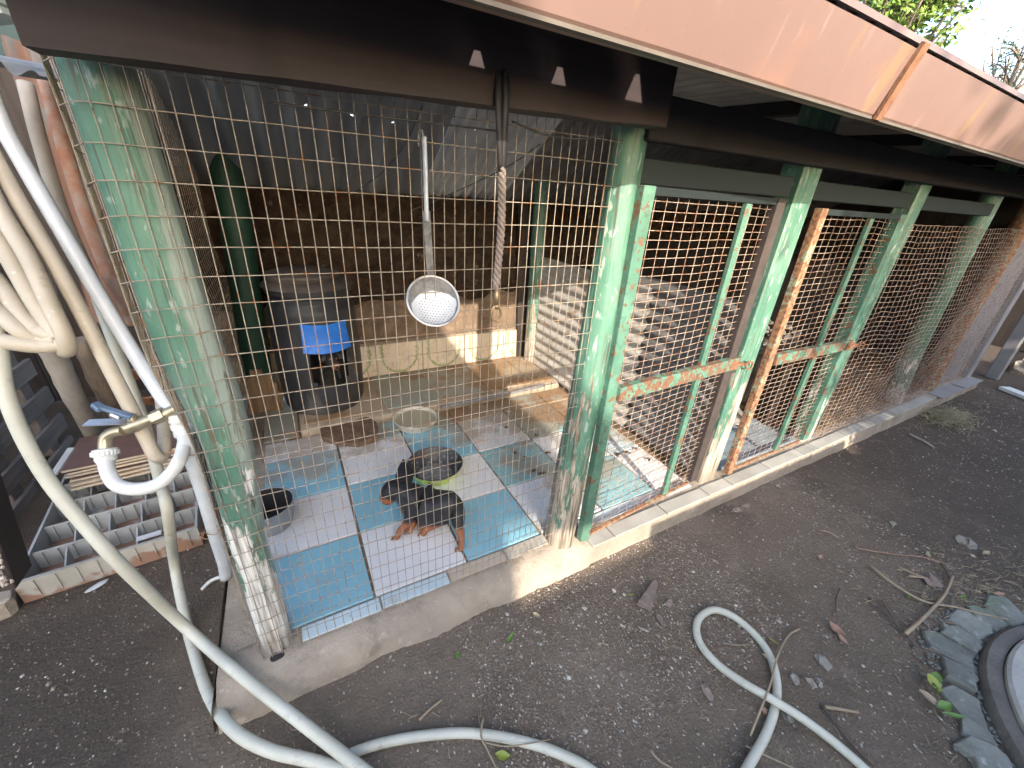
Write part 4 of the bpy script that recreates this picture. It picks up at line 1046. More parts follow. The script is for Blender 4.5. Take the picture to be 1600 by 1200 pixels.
# wires tying the pipe to the post
for (u, v, d) in ((296, 705, 1.05), (330, 828, 1.18)):
    b = MB()
    c = at_d(u, v, d); pts = [c + right * .020 * math.cos(t) * 1.1 + V((0, 1, 0)) * .020 * math.sin(t) + V((0, 0, .003 * math.sin(t * 2))) for t in [k * PI / 8 for k in range(17)]]
    b.tube(pts, .0013, 5); b.tube(spline([c + right * .02, c + right * .05 + V((0, -.01, .004)), c + right * .10 + V((0, -.02, -.012))], 4), .0013, 5)
    for k in range(4): b.tube(spline([c - right * .02 + V((0, -.01, 0)), c - right * R.uniform(.02, .05) + V((0, -.02, R.uniform(-.02, .02))), c - right * R.uniform(0, .03) + V((0, -.022, -.015))], 4), .0012, 5)
    b.build('tie_wire', COPPER, PIPE, smooth='full')
# drip pipe end on the ground
b = MB(); b.tube(spline([at_z(352, 899, .05), at_z(330, 907, .03), at_z(315, 921, .012)], 5), .006, 8); b.build('drain_tube', PVC_OLD, PIPE, smooth='full')
TAP = thing('garden_tap', 'brass tap with blue lever and white hose connector', 'tap', j0)
td = 1.0
A, B_, C_, D_ = at_d(272, 640, 1.015), at_d(238, 655, 1.0), at_d(192, 672, .985), at_d(165, 684, .98)
b = MB()
b.tube([at_d(287, 634, 1.02), A, at_d(255, 648, 1.005)], [.012, .0125, .0125], 14)
b.tube([at_d(258, 646, 1.006), at_d(240, 654, 1.0)], .0185, 6)       # hexagon
b.tube([at_d(244, 652, 1.0), at_d(228, 658, .997), at_d(212, 664, .993), at_d(198, 669, .99), C_], [.0125, .0135, .0165, .0165, .0135], 14)
b.tube(spline([C_, at_d(178, 675, .982), at_d(166, 683, .98), at_d(164, 697, .98), at_d(164, 706, .98)], 4), [.0135] * 17, 14)
b.tube([at_d(212, 664, .993), at_d(207, 655, .985), at_d(204, 649, .98)], [.012, .011, .009], 12)
b.build('body', BRASS, TAP, smooth=45)
b = MB(); b.bar(at_d(208, 652, .98), at_d(150, 634, .965), .016, .010, bev=.003); b.bar(at_d(160, 641, .966), at_d(147, 630, .963), .020, .014, bev=.004); b.build('lever', BLUE_PLASTIC, TAP)
b = MB(); b.bar(at_d(200, 658, .985), at_d(134, 661, .96), .030, .003); b.bar(at_d(192, 652, .98), at_d(176, 645, .974), .026, .012, bev=.003); b.build('lever_plate', STEEL, TAP)
b = MB(); cn = at_d(164, 704, .98); dn = (at_d(168, 740, .98) - cn).normalized()
b.lathe([(.014, -.006), (.0235, -.004), (.0245, .002), (.0245, .012), (.021, .014), (.021, .022), (.018, .028), (.016, .034)], cn, 28, dn)
for k in range(20):
    w = 2 * PI * k / 20; q = dn.to_track_quat('Z', 'Y').to_matrix(); o_ = q @ V((.0245 * math.cos(w), .0245 * math.sin(w), .006)); b.box(cn + o_, (.0035, .0035, .010), q)
b.build('connector', PVC_OLD, TAP, smooth=35)
b = MB(); b.tube(spline(dpt([(165, 712, .98), (168, 735, .97), (182, 757, .965), (208, 764, .97), (238, 760, .98), (262, 745, .99), (280, 720, 1.01), (288, 692, 1.05), (289, 660, 1.09)]), 6), .0155, 16); b.build('drain_hose', PVC_OLD, TAP, smooth='full')
# coiled hose hanging at the left edge
COIL = thing('hose_coil', 'coil of thick pale hose hanging at the left edge', 'hose', at_d(60, 500, .9))
coilp = [[(-110, 330, .86), (-50, 395, .87), (0, 446, .885), (39, 499, .89), (75, 523, .90), (96, 520, .91)],
         [(-110, 420, .85), (-50, 455, .86), (0, 490, .87), (32, 517, .88), (62, 531, .90), (92, 530, .905)],
         [(-130, 120, .86), (-60, 270, .87), (-18, 350, .88), (14, 402, .885), (50, 465, .89), (78, 508, .90), (96, 527, .905)],
         [(-100, 20, .86), (-60, 170, .87), (-15, 300, .875), (42, 398, .88), (76, 470, .885), (103, 530, .90), (102, 548, .93), (88, 515, .96), (66, 430, .98)],
         [(-100, 500, .84), (-40, 520, .86), (20, 536, .875), (70, 541, .90), (98, 536, .91)]]
for i, l in enumerate(coilp):
    b = MB(); b.tube(spline(dpt(l), 7), .0165, 14); b.build('loop', HOSE_TAN, COIL, smooth='full')
def hose(name, pts, r, mat_, label, cat='hose', n=14):
    b = MB(); b.tube(spline(pts, 8), r, n); return tag(b.build(name, mat_, smooth='full'), label, cat)
hose('hose', dpt([(-90, 60, .88), (-40, 180, .90), (15, 290, .91), (80, 402, .92), (128, 490, .94), (170, 572, .97), (205, 640, 1.0), (228, 685, 1.03), (243, 712, 1.05), (256, 708, 1.08), (256, 660, 1.12), (250, 600, 1.15)]), .0155, HOSE_TAN, 'tan hose sagging from the coil and bending up behind the tap')
hose('hose', dpt([(140, 430, 1.12), (165, 500, 1.14), (195, 580, 1.15), (225, 660, 1.16), (250, 750, 1.15), (262, 800, 1.13)]) + [at_z(272, 880, .16), at_z(288, 960, .05), at_z(302, 1015, .024), at_z(326, 1085, .026), at_z(362, 1138, .070), at_z(420, 1172, .055), at_z(500, 1192, .035), at_z(580, 1220, .05)], .0145, HOSE, 'pale hose dropping beside the crate and curling along the kerb corner')
hose('hose', dpt([(-30, 430, .86), (-3, 540, .87), (8, 610, .88), (35, 680, .90), (75, 750, .93), (125, 812, .96), (190, 884, 1.0)]) + [at_z(290, 980, .140), at_z(380, 1058, .112), at_z(470, 1128, .085), at_z(550, 1190, .055), at_z(620, 1245, .04)], .0148, HOSE, 'thick pale hose sweeping down across the corner of the kerb')
hose('hose', [at_z(440, 1280, .016), at_z(520, 1196, .016), at_z(580, 1166, .016), at_z(660, 1150, .016), at_z(740, 1146, .016), at_z(830, 1162, .016), at_z(905, 1192, .016), at_z(960, 1230, .016)], .0125, HOSE, 'pale hose arching along the bottom edge of the ground')
hose('hose', [at_z(1120, 1290, .014), at_z(1165, 1205, .014), at_z(1200, 1140, .014), at_z(1214, 1085, .014), at_z(1207, 1035, .014), at_z(1185, 998, .014), at_z(1150, 966, .014), at_z(1118, 953, .014), at_z(1095, 963, .014), at_z(1088, 985, .014), at_z(1098, 1012, .015), at_z(1125, 1041, .020), at_z(1165, 1069, .036), at_z(1205, 1092, .042), at_z(1250, 1120, .034), at_z(1300, 1157, .02), at_z(1355, 1205, .014), at_z(1420, 1270, .014)], .0122, HOSE, 'pale hose lying in a loop on the open soil')
hose('twig', [at_z(1250, 982, .012), at_z(1232, 993, .02), at_z(1215, 1025, .036), at_z(1205, 1065, .05), at_z(1188, 1110, .05), at_z(1172, 1150, .01)], .003, TWIG, 'thin bent grey twig lying across the looped hose', 'twig', 6)

# ------------------------------------------------------------------ crate, stacked tiles, pallet and posts at the left
cz = .002
f0, f1, k0, k1 = at_z(40, 942, cz), at_z(318, 850, cz), at_z(100, 745, .08), at_z(322, 690, .08)
CR = thing('plastic_crate', 'grey plastic crate with rows of dividers and a muddy front', 'crate', f0)
ch = .095
ux = (f1 - f0); ux.z = 0; wx = ux.length; ux.normalize(); uy = V((-ux.y, ux.x, 0)); wy = .72
def cb(x0, x1, y0, y1, z0, z1):
    c = f0 + ux * (x0 + x1) / 2 + uy * (y0 + y1) / 2; c.z = (z0 + z1) / 2
    return c, (abs(x1 - x0), abs(y1 - y0), abs(z1 - z0)), Matrix((ux, uy, V((0, 0, 1)))).transposed()
def cbox(mb, *a, **k): c, s_, r_ = cb(*a); mb.box(c, s_, r_, **k); return mb
cbox(MB(), 0, wx, 0, wy, .004, .012).build('base', CRATE_MUD, CR)
cbox(MB(), 0, wx, -.004, .008, .004, ch).build('front_wall', CRATE_MUD, CR)
cbox(MB(), 0, wx, wy - .008, wy, .012, ch).build('back_wall', CRATE, CR)
for xx in (0, wx - .008): cbox(MB(), xx, xx + .008, .009, wy - .009, .012, ch).build('side_wall', CRATE, CR)
for r_ in range(1, 5):
    yy = r_ * wy / 5
    mb = cbox(MB(), .009, wx - .009, yy, yy + .005, .012, ch - .008)
    for k in range(12): cbox(mb, .03 + k * wx / 12.5, .034 + k * wx / 12.5, yy - .007, yy, .02, ch - .012)
    mb.build('row_wall', CRATE, CR)
for r_ in range(5):
    for k in range(1, 5):
        xx = k * wx / 5; yy = r_ * wy / 5
        c0 = f0 + ux * xx + uy * (yy + .010); c1 = f0 + ux * xx + uy * (yy + wy / 5 - .010)
        b = MB(); t_ = ux * .0025
        lo0, lo1 = V((c0.x, c0.y, .013)), V((c1.x, c1.y, .013)); hi = V((c1.x, c1.y, ch - .012)); hm_ = V((c0.x, c0.y, .03))
        poly = [lo0, lo1, hi, hm_]; b.prism([p - t_ for p in poly], t_ * 2); b.build('divider', CRATE, CR)
for k in range(9): 
    cbox(MB(), .04 + k * wx / 9.5, .046 + k * wx / 9.5, -.008, -.0045, .02, ch - .006).build('rib', CRATE_MUD, CR)
b = cbox(MB(), .60 * wx, .60 * wx + .075, .06, .085, ch - .03, ch - .026); tag(b.build('offcut', WHITEPAINT), 'small white offcut lying in the front row of the crate', 'offcut')
b = MB(); b.blob(at_z(152, 915, .008), (.035, .012, .003), 2, .1, 3, Matrix.Rotation(.6, 3, 'Z')); tag(b.build('leaf', simple('silvery_leaf', [(.42, .45, .46), (.55, .58, .60)], 30, .5), smooth='full'), 'silvery pale leaf lying on the soil before the muddy crate', 'leaf')
# stack of thin tiles on the back of the crate
st = at_z(195, 735, .10)
labels = ['brown glazed tile on top of the tile stack on the crate', 'second tile of the stack, cream edged under the top one', 'third tile of the stack on the crate', 'fourth tile of the stack on the crate', 'fifth tile of the stack on the crate', 'lowest tile of the stack, resting on the crate']
for i in range(6):
    z = ch + .010 + (5 - i) * .017
    c = f0 + ux * (wx * .52 + R.uniform(-.012, .012)) + uy * (wy * .88 + R.uniform(-.012, .012)); c.z = z
    T_ = thing('ceramic_tile', labels[i], 'tile', c, 'thin tiles stacked on the crate')
    rot = Matrix.Rotation(math.atan2(ux.y, ux.x) + R.uniform(-.05, .05), 3, 'Z')
    MB().box(c, (.40 + R.uniform(-.02, .02), .28, .009), rot, bev=.001).build('bisque', TILE_EDGE, T_)
    MB().box(c + V((0, 0, .0058)), (.398, .278, .0022), rot).build('glaze', TILE_BROWN if i in (0, 1, 3) else T_CREAM, T_)
b = MB(); a_, e_ = at_d(84, 742, 1.42), at_d(112, 700, 1.50); b.bar(a_, e_, .022, .010, bev=.002); tag(b.build('tile_strip', PALEGREY), 'narrow white strip leaning on the end of the tile stack', 'strip')
# pallet standing on edge
PAL = thing('wooden_pallet', 'grey weathered pallet standing on edge behind the hose', 'pallet', (-1.17, 2.2, 0))
for i, (u, v) in enumerate(((46, 556), (74, 600), (96, 642), (112, 678), (128, 712))):
    e_ = at_x(u, v, -1.16); zz = e_.z
    MB().box((-1.17, e_.y - .48, zz - .045), (.018, .96, .085), Matrix.Rotation(R.uniform(-.02, .02), 3, 'X'), bev=.002).build('slat', GREYWOOD, PAL)
et = at_x(30, 540, -1.16); eb = at_x(128, 735, -1.16)
for k in (0.06, .45, .85): MB().box((-1.215, et.y - k, .42), (.07, .08, .80), bev=.003).build('stringer', GREYWOOD, PAL)
# stumps
def stump(pts, r, mat_, label, s):
    mb = MB(); P_ = spline(pts, 6); mb.tube(P_, r, 18)
    mb.v = [tuple(V(v) + V((1, 1, 0)) * .007 * mnoise.noise(V(v) * 14 + V((s, 0, 0)))) for v in mb.v]
    return tag(mb.build('log', mat_, smooth=50), label, 'log')
stump([at_z(160, 705, 0), at_d(118, 622, 1.78), at_d(78, 545, 1.62)], .036, STUMPWOOD, 'pale grey log standing behind the crate', 1)
stump([at_z(196, 690, 0), at_d(160, 600, 1.9), at_d(128, 530, 1.78)], .040, BARK, 'brown bark-covered log beside the pale grey log', 2)
b = MB(); c = at_d(222, 600, 1.9)
for i in range(7): b.tube([c + V((.09 * math.cos(t) * (1 - i * .03), .01 * i, .075 * math.sin(t) - i * .010)) for t in [k * PI / 12 for k in range(24)]], .008, 6, close=True)
tag(b.build('rusty_coil', ORANGE_RUST, smooth='full'), 'rust-orange coil lying in the gap behind the white pipe', 'wire coil')
# leaning flaky board and concrete block at the far left
b = MB(); a_, e_ = at_d(-45, 720, 1.10), at_d(22, 905, 1.24); b.bar(a_, e_, .10, .045, up=V((1, 0, 0)), bev=.003)
BD = thing('leaning_board', 'dark brown board with flaking white edge leaning at the left', 'board', e_)
b.build('board', FLAKYDARK, BD)
b = MB(); n_ = (e_ - a_).normalized()
for i in range(240):
    p = a_.lerp(e_, R.random()) + right * (.020 + R.gauss(0, .016)) - fwd * .046; q_ = R.uniform(.003, .009); b.blob(p, (q_, q_, q_ * 1.4), 1, .5, i)
b.build('paint_flakes', FLAKE, BD)
b = MB(); c = at_z(8, 925, .03); b.box(c + V((-.10, -.02, -.01)), (.26, .22, .09), Matrix.Rotation(.3, 3, 'Z'), jit=.01, bev=.012); tag(b.build('concrete_block', KERB), 'worn pale concrete block at the left, before the crate', 'block')
# rusty corrugated sheet standing behind the coil
mb = MB(); q0, q1 = at_d(85, 60, 1.30), at_d(215, 505, 1.60); off_ = right * -.19
def rust_sheet(u, v):
    p = q0.lerp(q1, v); return p + off_ * (1 - u) + fwd * (.014 * math.cos(u * 2 * PI * 2.6))
mb.grid(rust_sheet, 60, 24); s = Mat('rusted_corrugated_sheet', .75); s.base([(.10, .095, .09), (.20, .185, .17)], s.noise(6, (1, 1, .2), detail=6)); s.over((.17, .075, .04), s.smooth(s.noise(5, (1, 1, .15), detail=6, off=2), .50, .56), .85); s.bump(s.noise(50), .2, .003)
tag(mb.build('corrugated_sheet', s.end(), smooth='full'), 'rust-streaked corrugated sheet standing behind the white pipe', 'corrugated sheet')
for (px_, mm, lb_) in (([(70, 120, 1.06), (92, 200, 1.08), (128, 320, 1.12), (165, 415, 1.16), (196, 478, 1.2), (210, 508, 1.22)], 'r', 'rust-orange bent pipe hanging between the white pipe and the corner post'), ([(40, 130, 1.05), (62, 220, 1.07), (98, 335, 1.11), (140, 430, 1.15), (180, 500, 1.2)], 't', 'dusty grey-tan pipe beside the rust-orange one behind the white pipe')):
    b = MB(); b.tube(spline(dpt(px_), 6), .017, 12); tag(b.build('old_pipe', simple('flaking_rust', [(.36, .30, .25), (.33, .13, .07)], 26, .9, bump=.5) if mm == 'r' else simple('dusty_tan_pipe', [(.27, .24, .20), (.42, .37, .31)], 12, .8, bump=.2), smooth='full'), lb_, 'pipe')
# neighbouring shed: dark board wall and a sheet of its roof
SHD = thing('shed', 'dark board shed behind the hose coil with a grey corrugated roof edge', 'shed', (-1.9, 3.3, 0))
for i in range(16): MB().box((-3.4 + i * .19, 3.3 + .008 * (i % 2), .95), (.185, .02, 1.9), bev=.002).build('board', DARKWOOD, SHD)
for i in range(9): MB().box((-1.85, 1.75 + i * .18, .85), (.02, .175, 1.7), bev=.002).build('board', DARKWOOD, SHD)
mb = MB(); r0 = at_d(-70, 80, .82); r1 = at_d(62, 122, .82); upd = (at_d(30, 30, .84) - at_d(66, 122, .82))
rl = (r1 - r0)
nn = rl.cross(upd).normalized()
dn_ = (at_d(30, 133, .82) - at_d(30, 113, .82))
mb.grid(lambda u, v: r0 + rl * u + (upd + fwd * .2) * v + dn_ * (.42 * math.cos(u * 2 * PI * 2.3 + 2.4)), 50, 8)
mb.grid(lambda u, v: r0 + rl * u + (upd + fwd * .2) * v + dn_ * (.42 * math.cos(u * 2 * PI * 2.3 + 2.4)) + fwd * .002 - dn_ * .05, 50, 8, flip=True)
mb.build('roof_sheet', simple('dusty_grey_sheet', [(.20, .21, .215), (.32, .33, .335)], 8, .85, 0), SHD, smooth='full')
b = MB(); b.bar(at_d(-120, 40, 1.35), at_d(60, 40, 1.35), .02, .22, up=-down); b.build('gable_board', simple('dull_green_board', [(.03, .05, .042), (.05, .075, .062)], 9, .8), SHD)
b = MB(); b.bar(at_d(-30, 28, .80), at_d(22, 22, .80), .05, .012); b.bar(at_d(-30, 10, .80), at_d(18, 6, .80), .05, .010); b.build('eaves_batten', simple('pale_green_paint', [(.30, .36, .29), (.42, .46, .38)], 12, .6), SHD)

# ------------------------------------------------------------------ litter on the soil
def stick(px, r, mat_, label, cat='twig', z=.010, name='twig', n=6):
    b = MB(); pts = [at_z(u, v, z + .004 * (i % 2)) for i, (u, v) in enumerate(px)]
    P_ = spline(pts, 4); b.tube(P_, [r * (1 - .4 * i / len(P_)) for i in range(len(P_))], n); return tag(b.build(name, mat_, smooth='full'), label, cat)
stick([(1358, 882), (1400, 915), (1445, 940), (1490, 948), (1530, 958), (1575, 968)], .0055, TWIG, 'long straw-coloured stalk reaching to the mossy stones', 'stalk', .016)
stick([(1415, 990), (1436, 972), (1456, 952), (1474, 932), (1482, 918), (1489, 900)], .0065, TWIG, 'thick pale branch propped across the straw-coloured stalk', 'branch', .022)
stick([(1487, 905), (1478, 890), (1470, 880)], .007, TWIG_DARK, 'dark twig tip above the thick pale branch', 'twig', .018)
stick([(1340, 848), (1342, 857), (1400, 866), (1440, 870), (1482, 882)], .0032, LEAF_DRY, 'thin pinkish stem lying far out on the soil', 'stem')
stick([(1402, 885), (1430, 897), (1455, 905)], .004, TWIG, 'short straw stick beside the long stalk', 'twig')
stick([(1420, 900), (1440, 902), (1457, 906)], .005, TWIG, 'flat straw stick below the short straw stick', 'twig')
stick([(1358, 935), (1385, 960), (1410, 985), (1432, 1012)], .0040, TWIG_DARK, 'dark twig running down to the thick pale branch', 'twig')
stick([(1378, 940), (1395, 965), (1408, 988)], .0035, TWIG_DARK, 'shorter dark twig beside the dark twig near the branch', 'twig')
stick([(1312, 920), (1306, 940), (1307, 965)], .0035, TWIG_DARK, 'dark curved stem above the pinkish dry leaf', 'stem')
stick([(1283, 1102), (1305, 1130), (1330, 1162), (1365, 1198)], .0042, TWIG_DARK, 'dark twig lying beyond the end of the hose loop', 'twig')
stick([(1288, 1104), (1312, 1108), (1341, 1113)], .0060, TWIG, 'thick pale stick meeting the dark twig near the hose', 'stick', .012)
stick([(1131, 1005), (1152, 1008), (1172, 1007)], .0022, TWIG, 'tiny pale twig inside the hose loop', 'twig')
stick([(1016, 1172), (1030, 1188), (1050, 1200)], .0030, TWIG, 'pale twig at the bottom edge between the hoses', 'twig')
stick([(1165, 1165), (1200, 1182), (1240, 1200)], .0026, TWIG, 'thin pale twig below the hose loop at the bottom edge', 'twig')
stick([(755, 1120), (752, 1150), (762, 1172), (778, 1205)], .0030, TWIG, 'forked twig lying over the arching hose', 'twig', .030)
stick([(757, 1160), (790, 1166), (825, 1162), (860, 1155)], .0022, TWIG, 'fine side twig crossing the arching hose', 'twig', .030)
stick([(655, 1125), (672, 1108), (692, 1092)], .0045, TWIG, 'split pale wood sliver on the soil below the kerb', 'sliver', .010)
stick([(1250, 1056), (1290, 1066), (1330, 1080)], .0026, TWIG_DARK, 'thin dark twig right of the hose crossing', 'twig')
stick([(1280, 828), (1296, 832), (1310, 840)], .005, TWIG, 'pale chip of cane far out on the soil', 'cane chip')
stick([(1420, 678), (1445, 690), (1460, 700)], .008, STUMPWOOD, 'grey splinter on the soil beyond the third post', 'splinter')
def leaf(u, v, L_, w, a, mat_, label, curl=.25, z=.010, cat='leaf', segs=7):
    c = at_z(u, v, z); b = MB(); ca, sa = math.cos(a), math.sin(a)
    def f(s_, t):
        x = (s_ - .5) * L_; y = (t - .5) * w * math.sin(PI * min(.97, max(.03, s_))) ** .8
        return c + V((x * ca - y * sa, x * sa + y * ca, .002 + curl * L_ * (s_ - .5) ** 2 + abs(t - .5) * w * .35))
    b.grid(f, segs, 4); b.grid(lambda s_, t: f(s_, t) - V((0, 0, .0008)), segs, 4, flip=True)
    return tag(b.build('leaf', mat_, smooth='full'), label, cat)
leaf(797, 998, .048, .014, .55, LEAF_G, 'green lance-shaped leaf on the soil below the kerb')
leaf(838, 962, .030, .016, 2.2, LEAF_STRAW, 'pale dry leaf by the sunlit end of the kerb')
leaf(785, 1182, .040, .022, -.6, LEAF_Y, 'yellow-green leaf beside the forked twig on the hose')
leaf(1306, 985, .052, .034, 1.5, LEAF_DRY, 'large crumpled pinkish leaf beyond the hose loop', .5)
leaf(1316, 1000, .045, .018, 1.2, LEAF_DRY, 'narrow dry leaf tucked under the crumpled pinkish leaf', .4)
leaf(1208, 1003, .034, .013, 1.9, simple('olive_leaf', [(.17, .14, .04), (.26, .21, .07)], 50, .7), 'olive leaf lying against the top of the hose loop')
leaf(1198, 1028, .030, .010, 1.8, LEAF_STRAW, 'thin curled leaf inside the hose loop by its far side')
leaf(1420, 932, .040, .012, .1, LEAF_G, 'green leaf under the long straw-coloured stalk')
leaf(1505, 934, .045, .014, -.1, LEAF_G, 'green leaf above the mossy stones by the stalk')
leaf(1560, 930, .050, .022, -.4, LEAF_DRY, 'brown leaf at the upper edge of the mossy stones')
leaf(1282, 872, .035, .018, .3, LEAF_DRY, 'small brown leaf under the thin pinkish stem')
leaf(1450, 868, .040, .016, .5, LEAF_STRAW, 'straw leaf near the far right litter')
leaf(1540, 865, .050, .020, -.2, LEAF_STRAW, 'broad straw leaf at the right edge of the litter')
leaf(1194, 1112, .022, .014, .5, LEAF_DRY, 'small brown leaf between the crossing hoses')
leaf(985, 930, .025, .007, 2.6, LEAF_Y, 'thin yellow blade beside the reddish stone chip')
def stone(u, v, s_, mat_, label, seed, z=.006, name='stone', rot=0.0, cat='stone'):
    c = at_z(u, v, z); b = MB(); b.blob(c, s_, 2, .50, seed, Matrix.Rotation(rot, 3, 'Z') @ Matrix.Rotation(.35, 3, 'X')); return tag(b.build(name, mat_, smooth=22), label, cat)
b = MB(); poly = [at_z(u, v, .004) for u, v in ((996, 946), (1016, 955), (1022, 940), (1028, 915), (1020, 908))]; b.prism(poly, (0, 0, .020), .004, .10)
tag(b.build('stone_chip', CHIP), 'long reddish wedge-shaped chip on the soil before the door', 'stone chip')
stone(1032, 968, (.010, .018, .010), CHIP, 'small dark upright chip just below the reddish wedge', 2, name='stone_chip')
stone(1105, 1082, (.012, .020, .010), CHIP, 'pinkish chip lying below the hose loop', 3, rot=-.3, name='stone_chip')
stone(1288, 1036, (.019, .022, .012), PALESTONE, 'pale grey pebble below the pinkish leaf', 4)
stone(1242, 1062, (.012, .016, .009), PALESTONE, 'left pebble of the pale row right of the hose', 5)
stone(1267, 1066, (.010, .014, .009), PALESTONE, 'middle pebble of the pale row right of the hose', 6)
stone(1281, 1067, (.015, .012, .010), PALESTONE, 'right pebble of the pale row right of the hose', 7)
stone(1232, 1120, (.014, .018, .010), STONE, 'mossy pebble under the hose crossing', 8)
stone(1046, 943, (.014, .010, .008), CHIP, 'squat chip to the right of the reddish wedge', 9, name='stone_chip')
stone(1395, 818, (.012, .014, .010), PALESTONE, 'small pale pebble far out in the middle of the soil', 10)
stone(1515, 850, (.035, .03, .018), PALESTONE, 'rounded pale stone in the litter at the right', 11)
stone(1460, 912, (.045, .035, .015), CHIP, 'flat brownish stone under the thick pale branch', 12)
stone(1165, 790, (.030, .012, .010), CHIP, 'splintered chip at the foot of the kerb past the door', 14, name='stone_chip')
stone(1150, 797, (.020, .012, .008), CHIP, 'smaller chip at the foot of the kerb beside the splintered one', 15, name='stone_chip')
# clump of dry grass by the far kerb
b = MB(); c = at_z(1480, 655, .01)
for i in range(420):
    a = R.uniform(0, 2 * PI); r = abs(R.gauss(0, .12)); p = c + V((r * math.cos(a) * 1.5, r * math.sin(a) * .7, R.uniform(0, .05) * (1 - min(1, r * 4))))
    d = V((R.uniform(-1, 1), R.uniform(-1, 1), R.uniform(-.1, .5))) * .05
    b.tube([p, p + d + V((0, 0, .012)), p + d * 1.8], .0014, 3)
struct(b.build('grass_clump', STRAW), 'stuff')
# litter of fine straw near the mossy stones
b = MB()
for i in range(420):
    p = at_z(R.gauss(1525, 75), R.gauss(918, 36), .012); a = R.gauss(-.35, .5); l = R.uniform(.008, .05)
    d = V((math.cos(a), math.sin(a), R.uniform(-.05, .1))) * l; b.tube([p, p + d * .5 + V((R.uniform(-.004, .004), R.uniform(-.004, .004), .003)), p + d], R.uniform(.0006, .0016), 4)
struct(b.build('litter', simple('mixed_dry_litter', [(.15, .11, .07), (.40, .32, .21)], 25, .9)), 'stuff')
b = MB()
for i in range(520):
    p = at_z(R.uniform(330, 1560), R.uniform(640, 1199), .008)
    if p.y > .82 or p.x < -.4: continue
    a = R.uniform(-.9, 1.5); l = R.uniform(.006, .03)
    d = V((math.cos(a), math.sin(a), R.uniform(-.05, .05))) * l; b.tube([p, p + d], R.uniform(.0006, .0014), 4)
struct(b.build('debris', TWIG), 'stuff')
# seedlings
def seedling(u, v, n, L_, label, mat_):
    c = at_z(u, v, .006); T_ = thing('seedling', label, 'seedling', c); b = MB()
    for i in range(n):
        a = 2 * PI * i / n + R.uniform(-.3, .3); d = V((math.cos(a), math.sin(a), .45))
        w = V((-math.sin(a), math.cos(a), 0)) * L_ * .35; tip = c + d * L_ + V((0, 0, .006))
        b.add([c + V((0, 0, .006)), c + d * L_ * .6 + w, tip, c + d * L_ * .6 - w], [(0, 1, 2, 3)])
    b.build('leaf', mat_, T_); MB().tube([c, c + V((0, 0, .008))], .0012, 5).build('stem', mat_, T_)
seedling(715, 1026, 6, .012, 'tiny bright green seedling sprouting from the soil below the kerb', LEAF_G)
c = at_z(1465, 1085, .012); WD = thing('seedling', 'yellow-green seedling growing against the mossy stones', 'seedling', c)
for (u, v, L_, w, a, mm) in ((1458, 1068, .045, .036, 1.2, LEAF_Y), (1475, 1104, .040, .028, -.4, LEAF_G), (1490, 1118, .048, .015, -.9, LEAF_G), (1462, 1060, .036, .028, .2, LEAF_G), (1452, 1092, .055, .03, 2.0, TWIG)):
    q = at_z(u, v, .03); b = MB(); ca, sa = math.cos(a), math.sin(a)
    def f(s_, t):
        x = (s_ - .5) * L_; y = (t - .5) * w * math.sin(PI * min(.97, max(.03, s_))) ** .7
        return q + V((x * ca - y * sa, x * sa + y * ca, .3 * L_ * (s_ - .5) + abs(t - .5) * w * .4))
    b.grid(f, 7, 4); b.build('leaf', mm, WD, smooth='full')
b = MB(); b.tube(spline([c, c + V((-.01, .01, .03)), at_z(1458, 1068, .03)], 4), .003, 5); b.build('stem', LEAF_G, WD)

# ------------------------------------------------------------------ ring of mossy stones with a concrete cover
oc = V((1.97, -.68, 0))
CV = thing('round_cover', 'round pale concrete cover with a dark rim at the lower right', 'cover', oc)
b = MB(); b.lathe([(.001, .062), (.54, .062), (.565, .060), (.573, .052), (.573, -.02)], oc, 96); b.build('disc', DISC, CV, smooth=40)
b = MB(); b.lathe([(.575, .020), (.577, .040), (.612, .038), (.620, .026), (.623, -.02)], oc, 96); b.build('rim', RING, CV, smooth=40)
sl_ = ['long mossy stone', 'square grey stone', 'flat greenish stone', 'cracked grey stone', 'blocky pale stone', 'rounded dark stone', 'low mossy stone', 'wide grey stone', 'small chipped stone', 'narrow dark stone', 'slanted grey stone', 'broad mossy stone']
a = math.radians(62); i = 0
while a < math.radians(152):
    w = R.choice((.085, .10, .12, .16)); da = w / .67
    r0, r1 = .628 + R.uniform(0, .008), .725 + R.uniform(-.020, .030)
    poly = []
    for k in range(5): t = a + .004 + (da - .008) * k / 4; rr = r0 + R.uniform(-.006, .006); poly.append(oc + V((rr * math.cos(t), rr * math.sin(t), -.03)))
    for k in range(5): t = a + da - .006 - (da - .012) * k / 4; rr = r1 + R.uniform(-.018, .016) - (.02 if k in (0, 4) else 0); poly.append(oc + V((rr * math.cos(t), rr * math.sin(t), -.03)))
    b = MB(); b.prism(poly, (R.uniform(-.004, .004), R.uniform(-.004, .004), .043 + R.uniform(-.006, .007)), .006, .07)
    tag(b.build('ring_stone', STONE), '%s in the ring round the concrete cover, number %s from the far side' % (sl_[i % 12], ['one', 'two', 'three', 'four', 'five', 'six', 'seven', 'eight', 'nine', 'ten', 'eleven', 'twelve'][i % 12]), 'stone', 'mossy stones ringing the concrete cover')
    a += da; i += 1
b = MB()
for k in range(260):
    t = R.uniform(math.radians(62), math.radians(152)); rr = .715 + abs(R.gauss(.012, .03)) if k % 3 else .626 + R.uniform(-.004, .004); s_ = R.uniform(.003, .009)
    b.blob(oc + V((rr * math.cos(t), rr * math.sin(t), .006)), (s_, s_ * R.uniform(.6, 1), s_ * .6), 1, .4, k)
struct(b.build('rubble', [STONE]), 'stuff')

